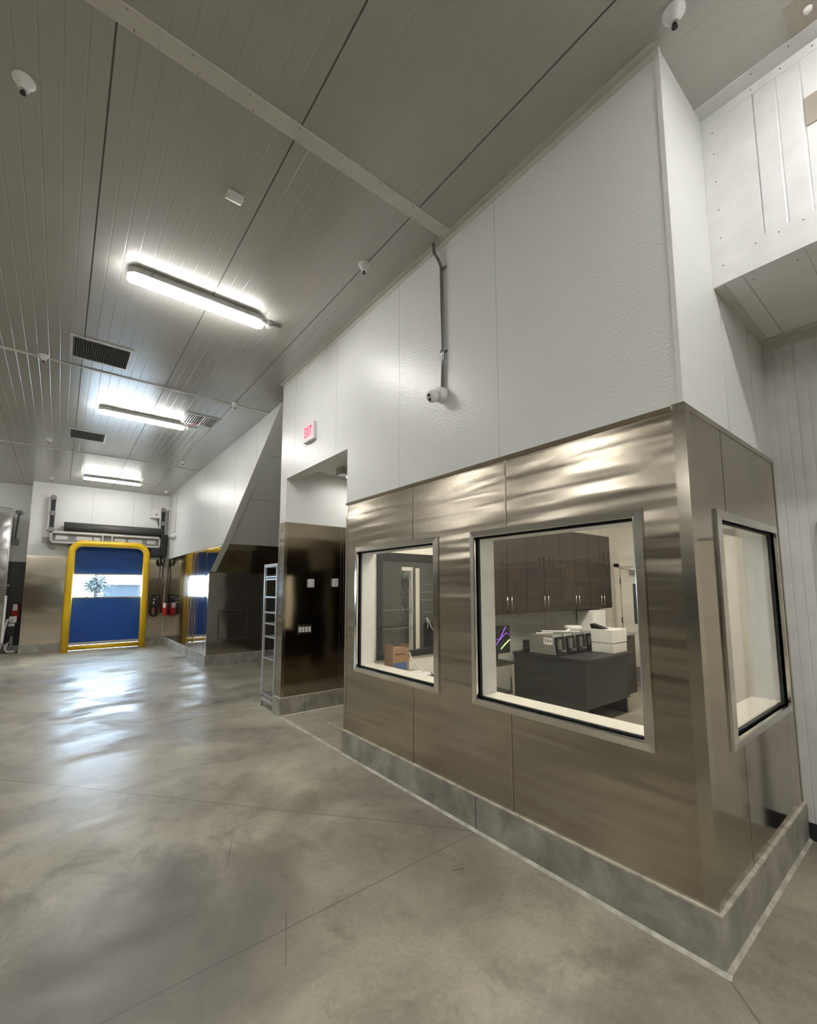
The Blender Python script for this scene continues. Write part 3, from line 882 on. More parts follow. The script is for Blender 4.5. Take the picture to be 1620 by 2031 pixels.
for (x, z0, z1, zs_) in ((-0.25, 3.15, 4.02, (3.16, 3.60, 4.02)), (2.31, 3.10, 3.98, (3.14, 3.55, 3.96))):
    bm = BM(); box(bm, x-0.045, x+0.045, 14.80, 14.96, z0, z1); st = obj('counterweight_strap', bm, M['black'], hd)
    bm = BM(); box(bm, x-0.10, x-0.05, 14.82, 14.96, z0, z1); obj('strap_rail', bm, M['lightgrey'], hd)
    for z in zs_:
        bm = BM(); tube(bm, [(x-0.005, 14.78, z), (x-0.005, 14.96, z)], 0.065, 14); obj('strap_pulley', bm, M['grey'], hd)
bm = BM(); box(bm, -0.42, -0.28, 14.70, 14.80, 2.80, 2.95); tube(bm, [(-0.30, 14.7, 2.83), (-0.24, 14.66, 2.70), (-0.16, 14.66, 2.66)], 0.035, 8); obj('sensor_arm', bm, M['grey'], hd)

# control boxes beside the door
b = thing('junction_box', 'square pale electrical box with one black button, high beside the roll door', 'electrical box', (2.10, YD, 3.72))
bm = BM(); box(bm, 1.98, 2.24, YD-0.16, YD, 3.70, 3.99); obj('cabinet', bm, M['offwhite'], b, bevel=0.008)
bm = BM(); lathe(bm, [(0.022, 0), (0.022, 0.01), (0.012, 0.02)], (2.13, YD-0.16, 3.80), (0, -1, 0), 12); obj('button', bm, M['black'], b)
bm = BM(); tube(bm, [(2.03, YD-0.05, 3.99), (2.0, YD-0.04, 4.12), (2.0, YD-0.03, ZC)], 0.013, 8); obj('conduit', bm, M['offwhite'], b)
bm = BM(); tube(bm, [(2.17, YD-0.10, 3.70), (2.19, YD-0.10, 3.55), (2.24, YD-0.11, 3.42), (2.30, YD-0.14, 3.34)], 0.014, 8); obj('power_cable', bm, M['rubber'], b)
b = thing('control_box', 'black wall control box with white buttons and looped cable beside the fire extinguisher', 'control box', (2.24, YD, 1.1))
bm = BM(); box(bm, 2.10, 2.36, YD-0.14, YD-0.003, 1.08, 1.46); obj('cabinet', bm, M['black'], b, bevel=0.01)
bm = BM(); box(bm, 2.17, 2.22, YD-0.15, YD-0.14, 1.30, 1.33); obj('button', bm, M['plastic'], b)
bm = BM(); box(bm, 2.17, 2.20, YD-0.15, YD-0.14, 1.17, 1.25); obj('button', bm, M['plastic'], b)
bm = BM(); lathe(bm, [(0.015, 0), (0.012, 0.015)], (2.27, YD-0.14, 1.37), (0, -1, 0), 10); obj('button', bm, M['plastic'], b)
bm = BM(); tube(bm, [(2.16+0.10*math.sin(a)+0.06, YD-0.09, 0.98+0.15*math.cos(a)) for a in [2*PI*k/22 for k in range(23)]], 0.03, 8); obj('looped_cable', bm, M['rubber'], b)
bm = BM(); tube(bm, [(2.36, YD-0.05, 1.42), (2.40, YD-0.05, 1.9), (2.41, YD-0.05, 2.55)], 0.018, 8); tube(bm, [(2.32, YD-0.05, 1.46), (2.33, YD-0.05, 2.5)], 0.012, 8); obj('conduit', bm, M['grey'], b)

def extinguisher(loc, rz, label, size=1.0):
    e = thing('fire_extinguisher', label, 'fire extinguisher', loc, rz)
    R = e.matrix_basis
    def put(name, bm, m):
        bmesh.ops.transform(bm, matrix=R, verts=bm.verts[:]); obj(name, bm, m, e)
    bm = BM(); lathe(bm, [(0.06, 0), (0.075, 0.01), (0.075, 0.36), (0.06, 0.41), (0.03, 0.44), (0.025, 0.46)], (0, 0, 0)); put('cylinder', bm, M['red'])
    bm = BM(); box(bm, -0.06, 0.03, -0.015, 0.015, 0.49, 0.505); box(bm, -0.015, 0.05, -0.02, 0.02, 0.45, 0.49); put('handle', bm, M['black'])
    e.scale = (size,)*3
    bm = BM(); tube(bm, [(0.04, 0, 0.47), (0.10, 0, 0.44), (0.11, 0, 0.30), (0.09, 0, 0.16)], 0.013, 8); put('hose', bm, M['rubber'])
    bm = BM(); box(bm, -0.045, 0.045, -0.079, -0.06, 0.28, 0.44); put('inspection_tag', bm, M['paper'])
    return e
extinguisher((XF-0.09, 14.20, 0.86), -PI/5, 'red fire extinguisher with white tag on the steel wall beside the roll door', 0.8)
extinguisher((-0.86, 15.60, 0.78), 0.0, 'red fire extinguisher half hidden behind the corner left of the roll door')

g = thing('corner_conduit', 'thin pale conduit with a white horn down the corner of the far wall', 'conduit', (XF, 14.2, 3.1))
bm = BM(); tube(bm, [(XF-0.02, 13.85, ZC), (XF-0.02, 13.80, 4.20), (XF-0.02, 13.85, 3.9), (XF-0.02, 13.80, 3.15)], 0.013, 8); tube(bm, [(XF-0.02, 14.71, ZC), (XF-0.02, 14.71, 2.3)], 0.013, 8); obj('pipe', bm, M['offwhite'], g)
bm = BM(); tube(bm, [(XF-0.03, 14.35, 3.12), (XF-0.05, 13.75, 3.09)], 0.05, 12); tube(bm, [(XF-0.002, 13.72, 3.09), (XF-0.08, 13.72, 3.09)], 0.065, 12); obj('horn', bm, M['plastic'], g)

# stainless cabinet, hose and pipe in the nook
c = thing('stainless_cabinet', 'tall stainless steel cabinet cut by the left edge of the picture', 'cabinet', (-1.55, 15.2, 0))
bm = BM(); box(bm, -2.3, -1.03, 15.05, 15.56, 0.12, 3.55); obj('body', bm, M['chrome'], c, bevel=0.01)
bm = BM(); 
for (z0, z1) in ((2.62, 3.50), (1.72, 2.60), (0.18, 1.70)): box(bm, -2.28, -1.06, 15.03, 15.05, z0, z1)
obj('door', bm, M['cabinet_steel'], c, bevel=0.006)
for z in (2.61, 1.71):
    bm = BM(); box(bm, -1.03, -0.98, 15.02, 15.10, z-0.02, z+0.02); obj('hinge', bm, M['grey'], c)
bm = BM(); box(bm, -1.04, -1.0, 15.01, 15.05, 0.3, 1.45); obj('edge_bumper', bm, M['plastic'], c)
for x in (-2.2, -1.1):
    bm = BM(); lathe(bm, [(0.03, 0), (0.03, 0.12)], (x, 15.3, 0)); obj('leg', bm, M['black'], c)
bm = BM(); tube(bm, [(-1.02, 15.6, 3.66), (-0.90, 15.62, 3.66)], 0.045, 12); 
tube(bm, [(-0.96, 15.64, 3.62), (-0.97, 15.66, 3.3), (-0.99, 15.66, 2.95)], 0.022, 8); tube(bm, [(-1.7, 15.5, 3.72), (-1.3, 15.5, 3.74), (-1.08, 15.5, 3.72)], 0.012, 8); box(bm, -1.01, -0.91, 15.60, 15.69, 2.78, 2.95)
tag(obj('valve_pipe', bm, M['grey']), 'small grey valve and pipe high on the nook wall beside the cabinet', 'pipe')
hz = thing('hose_bundle', 'white hose looped over a black labelled box beside the stainless cabinet', 'hose', (-0.88, 15.35, 0.0))
bm = BM(); tube(bm, [(-0.86, 15.30, 0.86), (-0.97, 15.30, 0.84), (-1.02, 15.28, 0.55), (-1.04, 15.28, 0.25), (-0.99, 15.28, 0.18), (-0.92, 15.3, 0.3), (-0.98, 15.30, 0.12), (-0.94, 15.28, 0.04), (-0.86, 15.25, 0.03), (-0.78, 15.30, 0.03)], 0.028, 10); obj('hose', bm, M['plastic'], hz)
bm = BM(); box(bm, -0.97, -0.82, 15.31, 15.38, 0.42, 0.66); obj('black_box', bm, M['black'], hz)
bm = BM(); box(bm, -0.94, -0.80, 15.31, 15.37, 0.76, 0.92); box(bm, -0.95, -0.83, 15.31, 15.37, 0.67, 0.74); obj('white_box', bm, M['plastic'], hz)
bm = BM(); box(bm, -0.90, -0.84, 15.32, 15.42, 0.0, 0.42); obj('stand', bm, M['grey'], hz)

# ------------------------------------------------------------------ ceiling fixtures
def lamp(name, label, loc):
    t = thing(name, label, 'ceiling light', loc, 0, 'vapour-tight strip lights on the hall ceiling')
    x0, x1 = loc[0]-0.60, loc[0]+0.60
    y, z = loc[1], loc[2]
    bm = BM()
    def stadium(w, za, zb, w2=None):
        w2 = w2 or w
        def ring(ww, zz, inset):
            n = 6; pts = []
            for s, xx in ((1, x1-ww-inset), (-1, x0+ww+inset)):
                for k in range(n+1):
                    a = -PI/2 + PI*k/n
                    pts.append((xx + s*ww*math.cos(a), y + s*ww*math.sin(a), zz))
            return [bm.verts.new(p) for p in pts]
        A = ring(w, za, 0); B = ring(w2, zb, 0)
        n = len(A)
        for k in range(n): bm.faces.new([A[k], A[(k+1) % n], B[(k+1) % n], B[k]])
        bm.faces.new(A[::-1]); bm.faces.new(B)
    stadium(0.072, z-0.040, z-0.002, 0.066); stadium(0.074, z-0.060, z-0.040); obj('housing', bm, M['offwhite'], t)
    bm = BM(); stadium(0.062, z-0.058, z-0.102, 0.044); obj('diffuser', bm, M['lamp'], t)
    bm = BM(); tube(bm, [(x1-0.01, y, z-0.045), (x1+0.05, y, z-0.045)], 0.022, 10); box(bm, x1+0.05, x1+0.085, y-0.03, y+0.03, z-0.07, z-0.01); obj('cable_gland', bm, M['lightgrey'], t)
    bm = BM(); tube(bm, [(x1+0.08, y, z-0.035), (x1+0.2, y, z-0.02)], 0.010, 8); obj('supply_conduit', bm, M['lightgrey'], t)
    for dx in (-0.42, 0.42):
        bm = BM(); box(bm, loc[0]+dx-0.012, loc[0]+dx+0.012, y-0.078, y+0.078, z-0.05, z); obj('clip', bm, M['lightgrey'], t)
    return t
lamps = [((0.895, 4.38, ZC), 'nearest lit strip light on the ribbed ceiling, ahead of the dark vent'),
         ((0.905, 8.15, ZC), 'second lit strip light, between the two dark vents and the white register'),
         ((0.905, 13.41, ZC), 'farthest lit strip light, on the ceiling just in front of the blue door')]
L0 = None
for loc, lab in lamps:
    if L0 is None: L0 = lamp('strip_light', lab, loc)
    else: dup(L0, loc, lab)
for loc, rz in (((-1.2, -1.1, ZC), 0), ((0.2, -2.6, ZC), 0), ((-1.2, -4.4, ZC), 0), ((2.05, -0.56, ZC), PI/2), ((-4.3, 4.8, ZC), PI/2), ((-4.3, 8.4, ZC), PI/2), ((-2.5, 12.4, ZC), 0), ((-8.2, 3.6, ZC), PI/2), ((-8.2, 8.4, ZC), PI/2), ((-8.2, 13.0, ZC), PI/2)):  # unseen lamps; some are added to brighten the bay wall and the nook
    dup(L0, loc, 'unseen strip light on the hall ceiling, in a set partly added for brightness', rz)

def grille(name, label, cx, cy, w, d, slats, half=False):
    t = thing(name, label, 'vent', (cx, cy, ZC))
    bm = BM(); x0, x1, y0, y1 = cx-w/2, cx+w/2, cy-d/2, cy+d/2; f = 0.03
    for a in ((x0, x1, y0, y0+f), (x0, x1, y1-f, y1), (x0, x0+f, y0+f, y1-f), (x1-f, x1, y0+f, y1-f)):
        box(bm, a[0], a[1], a[2], a[3], ZC-0.016, ZC)
    obj('frame', bm, M['offwhite'] if half else M['lightgrey'], t, bevel=0.002)
    bm = BM(); box(bm, x0+f, x1-f, y0+f, y1-f, ZC-0.003, ZC-0.0005); obj('cavity', bm, M['ventdark'], t)
    n = slats
    for k in range(n):
        x = x0+f+(x1-x0-2*f)*(k+0.5)/n
        bm = BM()
        m = Matrix.Translation((x, 0, ZC-0.010)) @ Matrix.Rotation(0.5 if (not half or k < n/2) else -0.7, 4, 'Y')
        box(bm, -0.0035 if half else -0.002, 0.0035 if half else 0.002, y0+f, y1-f, -0.007, 0.007, m)
        obj('slat', bm, M['offwhite'] if half else M['ventmetal'], t)
    return t
grille('return_vent', 'large dark slatted ceiling vent between the nearest strip light and the cover strip', 0.22, 6.24, 0.60, 0.58, 24)
grille('return_vent', 'smaller dark slatted ceiling vent beyond the second strip light', 0.235, 9.86, 0.56, 0.58, 24)
grille('supply_register', 'white two-way ceiling register at the right end of the second strip light', 1.685, 7.80, 0.52, 0.52, 14, True)
bm = BM(); tube(bm, [(1.50, 7.98, ZC-0.04), (1.56, 8.03, ZC-0.06), (1.62, 7.92, ZC-0.05), (1.66, 7.85, ZC-0.02)], 0.006, 6); tag(obj('red_wire', bm, M['red']), 'thin red wire dangling between the second strip light and white register', 'wire')

def sprinkler(loc, label):
    t = thing('sprinkler_head', label, 'sprinkler', loc, 0, 'white recessed sprinkler heads on the ceiling')
    x, y, z = loc
    bm = BM(); lathe(bm, [(0.052, 0), (0.052, 0.010), (0.045, 0.018), (0.030, 0.042), (0.024, 0.065), (0.022, 0.068)], loc, (0, 0, -1), 20); obj('cup', bm, M['plastic'], t)
    bm = BM(); lathe(bm, [(0.010, 0.066), (0.010, 0.080), (0.014, 0.083), (0.014, 0.087)], loc, (0, 0, -1), 12); obj('deflector', bm, M['black'], t)
    return t
sp = [((-0.33, 3.04, ZC), 'white sprinkler head near the top left corner of the picture'),
      ((1.91, 3.05, ZC), 'white sprinkler head nearest the wall camera conduit'),
      ((2.19, 0.66, ZC), 'white sprinkler head above the near corner of the office'),
      ((-0.32, 6.74, ZC), 'white sprinkler head on the cover strip left of the large dark vent'),
      ((1.93, 6.74, ZC), 'white sprinkler head on the cover strip near the white register'),
      ((-0.32, 10.54, ZC), 'white sprinkler head left of the smaller dark vent'),
      ((1.98, 10.62, ZC), 'white sprinkler head close to the far wall, beyond the white register'),
      ((-0.32, 14.2, ZC), 'white sprinkler head above the left end of the door housing'),
      ((2.25, 14.2, ZC), 'white sprinkler head in the corner above the electrical box')]
s0 = None
for loc, lab in sp:
    if s0 is None: s0 = sprinkler(loc, lab)
    else: dup(s0, loc, lab)

t = thing('motion_detector', 'small white rectangular detector on the ceiling near the nearest strip light', 'detector', (0.81, 3.06, ZC))
bm = BM(); prism(bm, [(3.02, ZC), (3.10, ZC), (3.10, ZC-0.022), (3.06, ZC-0.045), (3.02, ZC-0.045)], 'x', 0.755, 0.865); obj('body', bm, M['plastic'], t, bevel=0.004)
bm = BM(); box(bm, 0.77, 0.85, 3.017, 3.022, ZC-0.040, ZC-0.015); obj('lens', bm, M['offwhite'], t)

# taped plates on the ceiling and header, right edge of the picture
t = thing('ceiling_cover_plate', 'brownish taped cover plate with a white boss on the ceiling, top right', 'cover plate', (2.68, 0.25, ZC))
bm = BM(); box(bm, 2.60, 2.77, 0.10, 0.325, ZC-0.004, ZC); obj('plate', bm, M['coverplate'], t)
bm = BM(); lathe(bm, [(0.020, 0), (0.018, 0.012), (0.008, 0.02)], (2.69, 0.245, ZC-0.004), (0, 0, -1), 14); obj('boss', bm, M['plastic'], t)
t = thing('header_cover_plate', 'brownish taped cover plate on the white header, right edge of the picture', 'cover plate', (XH, 0.2, 4.05))
bm = BM(); box(bm, XH-0.006, XH, 0.08, 0.312, 3.975, 4.135); obj('plate', bm, M['coverplate'], t, bevel=0.002)

# wall camera and conduit
t = thing('security_camera', 'white wall camera with two dark lenses below the grey conduit', 'camera', (XW, 2.45, 3.12))
bm = BM(); lathe(bm, [(0.062, 0), (0.062, 0.015), (0.058, 0.04), (0.052, 0.07)], (XW, 2.45, 3.12), (-1, 0.1, -0.12), 24); obj('mount', bm, M['plastic'], t)
bm = BM(); lathe(bm, [(0.030, -0.02), (0.047, 0.0), (0.050, 0.02), (0.046, 0.045), (0.036, 0.058)], (XW-0.070, 2.472, 3.105), (-0.85, 0.08, -0.42), 24); ball = obj('eyeball', bm, M['plastic'], t)
d = Vector((-0.85, 0.08, -0.42)).normalized(); side = d.cross(Vector((0, 0, 1))).normalized(); upv = side.cross(d)
cc_ = Vector((XW-0.070, 2.472, 3.105)) + d*0.052
for o_ in (upv*0.016 - side*0.004, -upv*0.016 + side*0.004):
    bm = BM(); lathe(bm, [(0.013, 0), (0.013, 0.009)], cc_+o_, d, 14); obj('lens', bm, M['black'], t)
t = thing('camera_conduit', 'grey metal conduit running down the white wall to the security camera', 'conduit', (XW, 2.44, 3.2))
bm = BM(); tube(bm, [(XW-0.045, 2.50, ZC), (XW-0.045, 2.495, 4.34), (XW-0.03, 2.46, 4.27), (XW-0.018, 2.44, 4.20), (XW-0.018, 2.435, 3.9), (XW-0.018, 2.43, 3.5), (XW-0.018, 2.44, 3.18)], 0.0135, 12); obj('pipe', bm, M['conduit'], t)
for z in (4.185, 3.47):
    bm = BM(); box(bm, XW-0.004, XW, 2.395, 2.475, z-0.010, z+0.010); tube(bm, [(XW-0.018, 2.435, z-0.010), (XW-0.018, 2.435, z+0.010)], 0.018, 12); obj('strap', bm, M['conduit'], t)

# EXIT sign
t = thing('exit_sign', 'lit white exit sign with red letters above the doorway', 'sign', (XW, 4.85, 3.49))
bm = BM(); box(bm, XW-0.045, XW, 4.66, 4.945, 3.375, 3.59); obj('housing', bm, M['plastic'], t, bevel=0.006)
bm = BM(); box(bm, XW-0.047, XW-0.0445, 4.68, 4.925, 3.395, 3.57); obj('face_plate', bm, M['exit_face'], t)
text('lettering', 'EXIT', 0.175, M['exit_red'], t, face_minus_x((XW-0.048, 4.8025, 3.482)), spacing=1.08, bold=0.002, squeeze=0.50)

# switches on the pillar steel
def switch(x, z, lab):
    t = thing('light_switch', lab, 'switch', (x, Y3-T, z), 0, 'white switches on the doorway steel')
    bm = BM(); box(bm, x-0.036, x+0.036, Y3-0.045, Y3-T, z-0.056, z+0.056); obj('back_box', bm, M['plastic'], t, bevel=0.004)
    bm = BM(); box(bm, x-0.02, x+0.02, Y3-0.052, Y3-0.045, z-0.034, z+0.02); obj('rocker', bm, M['offwhite'], t, bevel=0.002)
    bm = BM(); box(bm, x-0.02, x+0.02, Y3-0.050, Y3-0.045, z+0.022, z+0.03); obj('status_strip', bm, M['grey'], t)
    return t
switch(2.655, 1.675, 'white wall switch left of its twin, on the dark doorway steel')
switch(3.02, 1.685, 'white wall switch right of its twin, near the doorway edge')
t = thing('switch_bank', 'bank of four white rocker switches low on the doorway steel', 'switch', (2.58, Y3, 1.06))
bm = BM(); box(bm, 2.49, 2.675, Y3-0.012, Y3-T, 1.005, 1.125); obj('cover_plate', bm, M['chrome'], t, bevel=0.002)
for k in range(4):
    x = 2.515+k*0.045
    bm = BM(); box(bm, x-0.016, x+0.016, Y3-0.020, Y3-0.012, 1.03, 1.10); obj('rocker', bm, M['plastic'], t, bevel=0.002)

# corridor lamp
t = thing('corridor_light', 'boxy ceiling light half hidden behind the doorway edge', 'ceiling light', (3.1, 5.05, 3.2))
bm = BM(); box(bm, 2.80, 3.9, 4.97, 5.13, 3.105, 3.20); obj('housing', bm, M['lightgrey'], t, bevel=0.004)
bm = BM(); box(bm, 2.95, 3.88, 4.99, 5.11, 3.098, 3.1045); obj('diffuser', bm, M['corridor_lamp'], t)

# rack standing in the recess behind the pillar
t = thing('shelving_rack', 'narrow pale aluminium rack half hidden behind the steel pillar', 'rack', (2.6, 5.98, 0))
xr0, xr1, yr0, yr1 = 2.285, 2.85, 5.76, 6.20
for x in (xr0, xr1):
    for y in (yr0, yr1):
        bm = BM(); box(bm, x-0.014, x+0.014, y-0.014, y+0.014, 0.0, 1.93); obj('post', bm, M['alu'], t)
for z in (1.77, 1.735, 1.49, 1.28, 1.13, 0.95, 0.66, 0.18):
    bm = BM()
    box(bm, xr0, xr1, yr0, yr1, z-0.006, z+0.002); box(bm, xr0-0.01, xr0+0.01, yr0, yr1, z-0.012, z+0.008)
    obj('shelf', bm, M['alu'], t)
bm = BM(); box(bm, xr0-0.016, xr1+0.016, yr0-0.016, yr1+0.016, 1.90, 1.945); obj('top_rail', bm, M['alu'], t, bevel=0.003)
bm = BM(); box(bm, xr0-0.014, xr0+0.014, yr0, yr1, 0.085, 0.125); obj('bottom_rail', bm, M['alu'], t, bevel=0.003)
bm = BM(); box(bm, 2.40, 2.6, 5.80, 5.98, 1.283, 1.305); box(bm, 2.42, 2.6, 5.82, 5.97, 1.320, 1.335); box(bm, 2.44, 2.58, 5.84, 5.95, 1.305, 1.32)
tag(obj('tray_stack', bm, M['alu']), 'two flat trays stacked on a middle shelf of the narrow rack', 'tray')

# ------------------------------------------------------------------ inside the office
for (x, y) in ((3.4, 2.4), (5.6, 2.4)):
    t = thing('office_light_panel', 'square lit panel on the office ceiling, out of view from the hall', 'ceiling light', (x, y, ZOFF), 0, 'office ceiling panels')
    bm = BM(); box(bm, x-0.6, x+0.6, y-0.3, y+0.3, ZOFF-0.02, ZOFF-0.002); obj('housing', bm, M['plastic'], t)
    bm = BM(); box(bm, x-0.57, x+0.57, y-0.27, y+0.27, ZOFF-0.024, ZOFF-0.0205); obj('diffuser', bm, M['office_lamp'], t)

# island desk with four label printers
DXa, DXb, DYa, DYb, DZ_ = 4.80, 5.90, 2.80, 3.72, 0.77
t = thing('office_desk', 'charcoal office desk with a solid front holding the row of printers', 'desk', (5.3, 3.3, 0))
bm = BM(); box(bm, DXa-0.02, DXb+0.03, DYa-0.02, YK-0.01, DZ_-0.03, DZ_); obj('desk_top', bm, M['dark'], t, bevel=0.002)
bm = BM(); box(bm, DXa, DXa+0.03, DYa+0.01, YK-0.02, 0.0, DZ_-0.03); obj('side_panel', bm, M['dark'], t)
bm = BM(); box(bm, DXa+0.03, DXb-0.05, DYa+0.02, DYa+0.05, 0.20, DZ_-0.03); obj('front_panel', bm, M['dark'], t)
bm = BM(); box(bm, DXb-0.08, DXb-0.05, DYa+0.05, YK-0.02, 0.0, DZ_-0.03); obj('side_panel', bm, M['dark'], t)
p0 = None
for k in range(4):
    lab = ['grey label printer with a 3X4 sticker, first in the row on the desk',
           'grey label printer second in the row, beside the one with the sticker',
           'grey label printer third in the row on the desk',
           'grey label printer last in the row, beside the big white printer'][k]
    x0 = 4.81 + k*0.235; y0 = 3.17
    if p0 is None:
        p0 = thing('label_printer', lab, 'printer', (x0, y0, DZ_), 0, 'label printers on the office desk')
        bm = BM(); prism(bm, [(y0+0.03, DZ_+0.005), (y0+0.42, DZ_+0.005), (y0+0.42, DZ_+0.235), (y0+0.08, DZ_+0.250), (y0+0.05, DZ_+0.22)], 'x', x0, x0+0.20); obj('body', bm, M['midgrey'], p0, bevel=0.006)
        bm = BM(); prism(bm, [(y0, DZ_+0.005), (y0+0.035, DZ_+0.005), (y0+0.055, DZ_+0.22), (y0+0.03, DZ_+0.23)], 'x', x0+0.008, x0+0.19); obj('front_cover', bm, M['black'], p0, bevel=0.006)
        bm = BM(); box(bm, x0+0.03, x0+0.07, y0-0.012, y0+0.02, DZ_+0.08, DZ_+0.20); box(bm, x0+0.06, x0+0.15, y0-0.025, y0+0.01, DZ_+0.05, DZ_+0.065); obj('media_latch', bm, M['ventmetal'], p0, bevel=0.003)
        first = p0
    else:
        dup(p0, (x0, y0, DZ_), lab)
# the sticker hangs on the first printer only
sx = 4.81
bm = BM(); box(bm, sx-0.0025, sx-0.0005, 3.24, 3.37, DZ_+0.13, DZ_+0.215); lb = obj('sticker', bm, M['paper'], first)
text('sticker_text', '3X4', 0.062, M['black'], first, face_minus_x((sx-0.003, 3.305, DZ_+0.172)))

t = thing('office_printer', 'large white box printer with open top tray on the right end of the desk', 'printer', (5.71, 3.0, DZ_))
bm = BM(); box(bm, 5.535, 5.885, 2.84, 3.14, DZ_, DZ_+0.12); obj('paper_drawer', bm, M['offwhite'], t, bevel=0.006)
bm = BM(); box(bm, 5.53, 5.89, 2.835, 3.145, DZ_+0.125, DZ_+0.30); obj('body', bm, M['plastic'], t, bevel=0.012)
bm = BM(); prism(bm, [(2.95, DZ_+0.30), (3.13, DZ_+0.30), (3.15, DZ_+0.36)], 'x', 5.53, 5.66); obj('control_panel', bm, M['black'], t)
bm = BM(); lathe(bm, [(0.10, 0), (0.115, 0.02), (0.12, 0.06), (0.11, 0.07)], (5.62, 3.45, DZ_+0.24)); tag(obj('round_tub', bm, M['plastic']), 'round white tub on top behind the printers', 'tub')
for k, (a, b_) in enumerate((((5.05, 3.56, 1.03), (5.36, 3.20, 1.03)), ((5.2, 3.30, 1.025), (5.48, 3.42, 1.035)), ((4.84, 3.50, 1.02), (5.0, 3.36, 1.025)))):
    bm = BM(); a = Vector(a); b_ = Vector(b_); dd = (b_-a).normalized(); s = Vector((-dd.y, dd.x, 0))*0.012
    vs = [a-s, a+s, b_+s, b_-s]
    lo = [bm.verts.new(v) for v in vs]; hi = [bm.verts.new(v+Vector((0, 0, 0.012))) for v in vs]
    bm.faces.new(lo); bm.faces.new(hi)
    for q in range(4): bm.faces.new([lo[q], lo[(q+1) % 4], hi[(q+1) % 4], hi[q]])
    tag(obj('label_strip', bm, M['paper']), ['long white label strip lying across the row of printers', 'short white label strip under the long one on the printers', 'short white strip at the back of the first printer'][k], 'label strip')
bm = BM(); box(bm, 4.84, 4.92, 3.60, 3.72, DZ_, DZ_+0.15); tag(obj('black_speaker', bm, M['black'], bevel=0.01), 'small black box on the desk left of the first printer', 'speaker')
bm = BM(); tube(bm, [(4.84, 3.62, DZ_+0.06), (4.80, 3.66, DZ_+0.05), (4.74, 3.70, DZ_+0.01), (4.70, 3.78, DZ_-0.02)], 0.007, 6); tag(obj('black_cable', bm, M['rubber']), 'thin black cable trailing off the desk beside the small black box', 'cable')

# side table with monitor
t = thing('side_table', 'low dark table with a lower shelf left of the office desk', 'table', (3.8, 3.55, 0))
bm = BM(); box(bm, 3.45, 4.13, 3.28, 3.82, 0.74, 0.77); obj('table_top', bm, M['cabinet'], t)
bm = BM(); box(bm, 3.47, 4.11, 3.30, 3.80, 0.42, 0.44); obj('shelf', bm, M['cabinet'], t)
for x in (3.48, 4.10):
    for y in (3.31, 3.79):
        bm = BM(); box(bm, x-0.015, x+0.015, y-0.015, y+0.015, 0, 0.74); obj('leg', bm, M['chrome'], t)
t = thing('monitor', 'black monitor showing purple and green strokes on the side table', 'monitor', (3.93, 3.38, 0.77))
mrot = Matrix.Translation((3.93, 3.38, 0)) @ Matrix.Rotation(0.0, 4, 'Z')
bm = BM(); box(bm, -0.27, 0.215, -0.015, 0.015, 0.86, 1.17, mrot); obj('screen', bm, M['screen'], t)
bm = BM(); box(bm, -0.02, 0.02, 0.0, 0.02, 0.77, 0.90, mrot); box(bm, -0.10, 0.10, -0.08, 0.08, 0.77, 0.78, mrot); obj('stand', bm, M['black'], t)
def stroke(pts, r, m):
    bm = BM(); tube(bm, [mrot @ Vector((x, -0.016, z)) for x, z in pts], r, 6); obj('screen_stroke', bm, m, t)
stroke([(0.145, 1.16), (0.06, 1.05), (-0.02, 0.97), (-0.08, 0.945), (-0.12, 0.98)], 0.004, M['purple'])
stroke([(-0.02, 1.03), (0.04, 1.015), (0.10, 1.06), (0.15, 1.085), (0.205, 1.06)], 0.003, M['purple'])
stroke([(0.05, 0.91), (0.12, 0.955), (0.205, 1.005)], 0.007, M['green'])
bm = BM(); box(bm, 4.0, 4.11, 3.50, 3.66, 0.771, 0.779); tag(obj('paper_sheets', bm, M['offwhite']), 'loose papers under the monitor on the side table', 'paper')

# upper cabinets, backsplash and counter on the back wall
def cab(x0, x1, lab):
    t = thing('wall_cabinet', lab, 'cabinet', ((x0+x1)/2, YK, 1.28), 0, 'dark wall cabinets at the back of the office')
    bm = BM(); box(bm, x0, x1, YK-0.24, YK-0.001, 1.28, 2.44); obj('carcass', bm, M['cabinet'], t)
    mid = (x0+x1)/2
    for a, b in ((x0+0.004, mid-0.003), (mid+0.003, x1-0.004)):
        bm = BM(); box(bm, a, b, YK-0.26, YK-0.241, 1.285, 2.435); dd = obj('door', bm, M['cabinet'], t, bevel=0.002)
        bm = BM(); xh = b-0.04 if a < mid-0.1 else a+0.04
        tube(bm, [(xh, YK-0.285, 1.33), (xh, YK-0.285, 1.50)], 0.006, 8); obj('handle', bm, M['chrome'], dd)
    return t
for k, (x0, x1) in enumerate(((4.02, 4.80), (4.80, 5.58), (5.58, 6.36), (6.36, 7.02))):
    cab(x0, x1, ['leftmost dark wall cabinet above the monitor', 'second dark wall cabinet from the left, above the printers', 'third dark wall cabinet from the left', 'rightmost dark wall cabinet beside the office door'][k])
bm = BM(); box(bm, 4.02, 7.10, YK-0.012, YK, 0.10, 1.28); struct('trim_23', bm, M['tile'])
bm = BM(); box(bm, 5.98, 7.10, YK-0.55, YK-0.001, 0.0, 0.87); t = obj('base_cabinet', bm, M['cabinet']); tag(t, 'dark base cabinet under the grey counter at the back of the office', 'cabinet')
bm = BM(); box(bm, 5.97, 7.12, YK-0.57, YK-0.001, 0.872, 0.905); t = obj('counter_top', bm, M['tile']); tag(t, 'grey counter top beneath the dark wall cabinets', 'counter')
bm = BM(); box(bm, 6.35, 6.72, YK-0.30, YK-0.02, 0.906, 1.26); t = obj('white_appliance', bm, M['plastic'], bevel=0.01); tag(t, 'white boxy appliance on the counter under the dark cabinets', 'appliance')

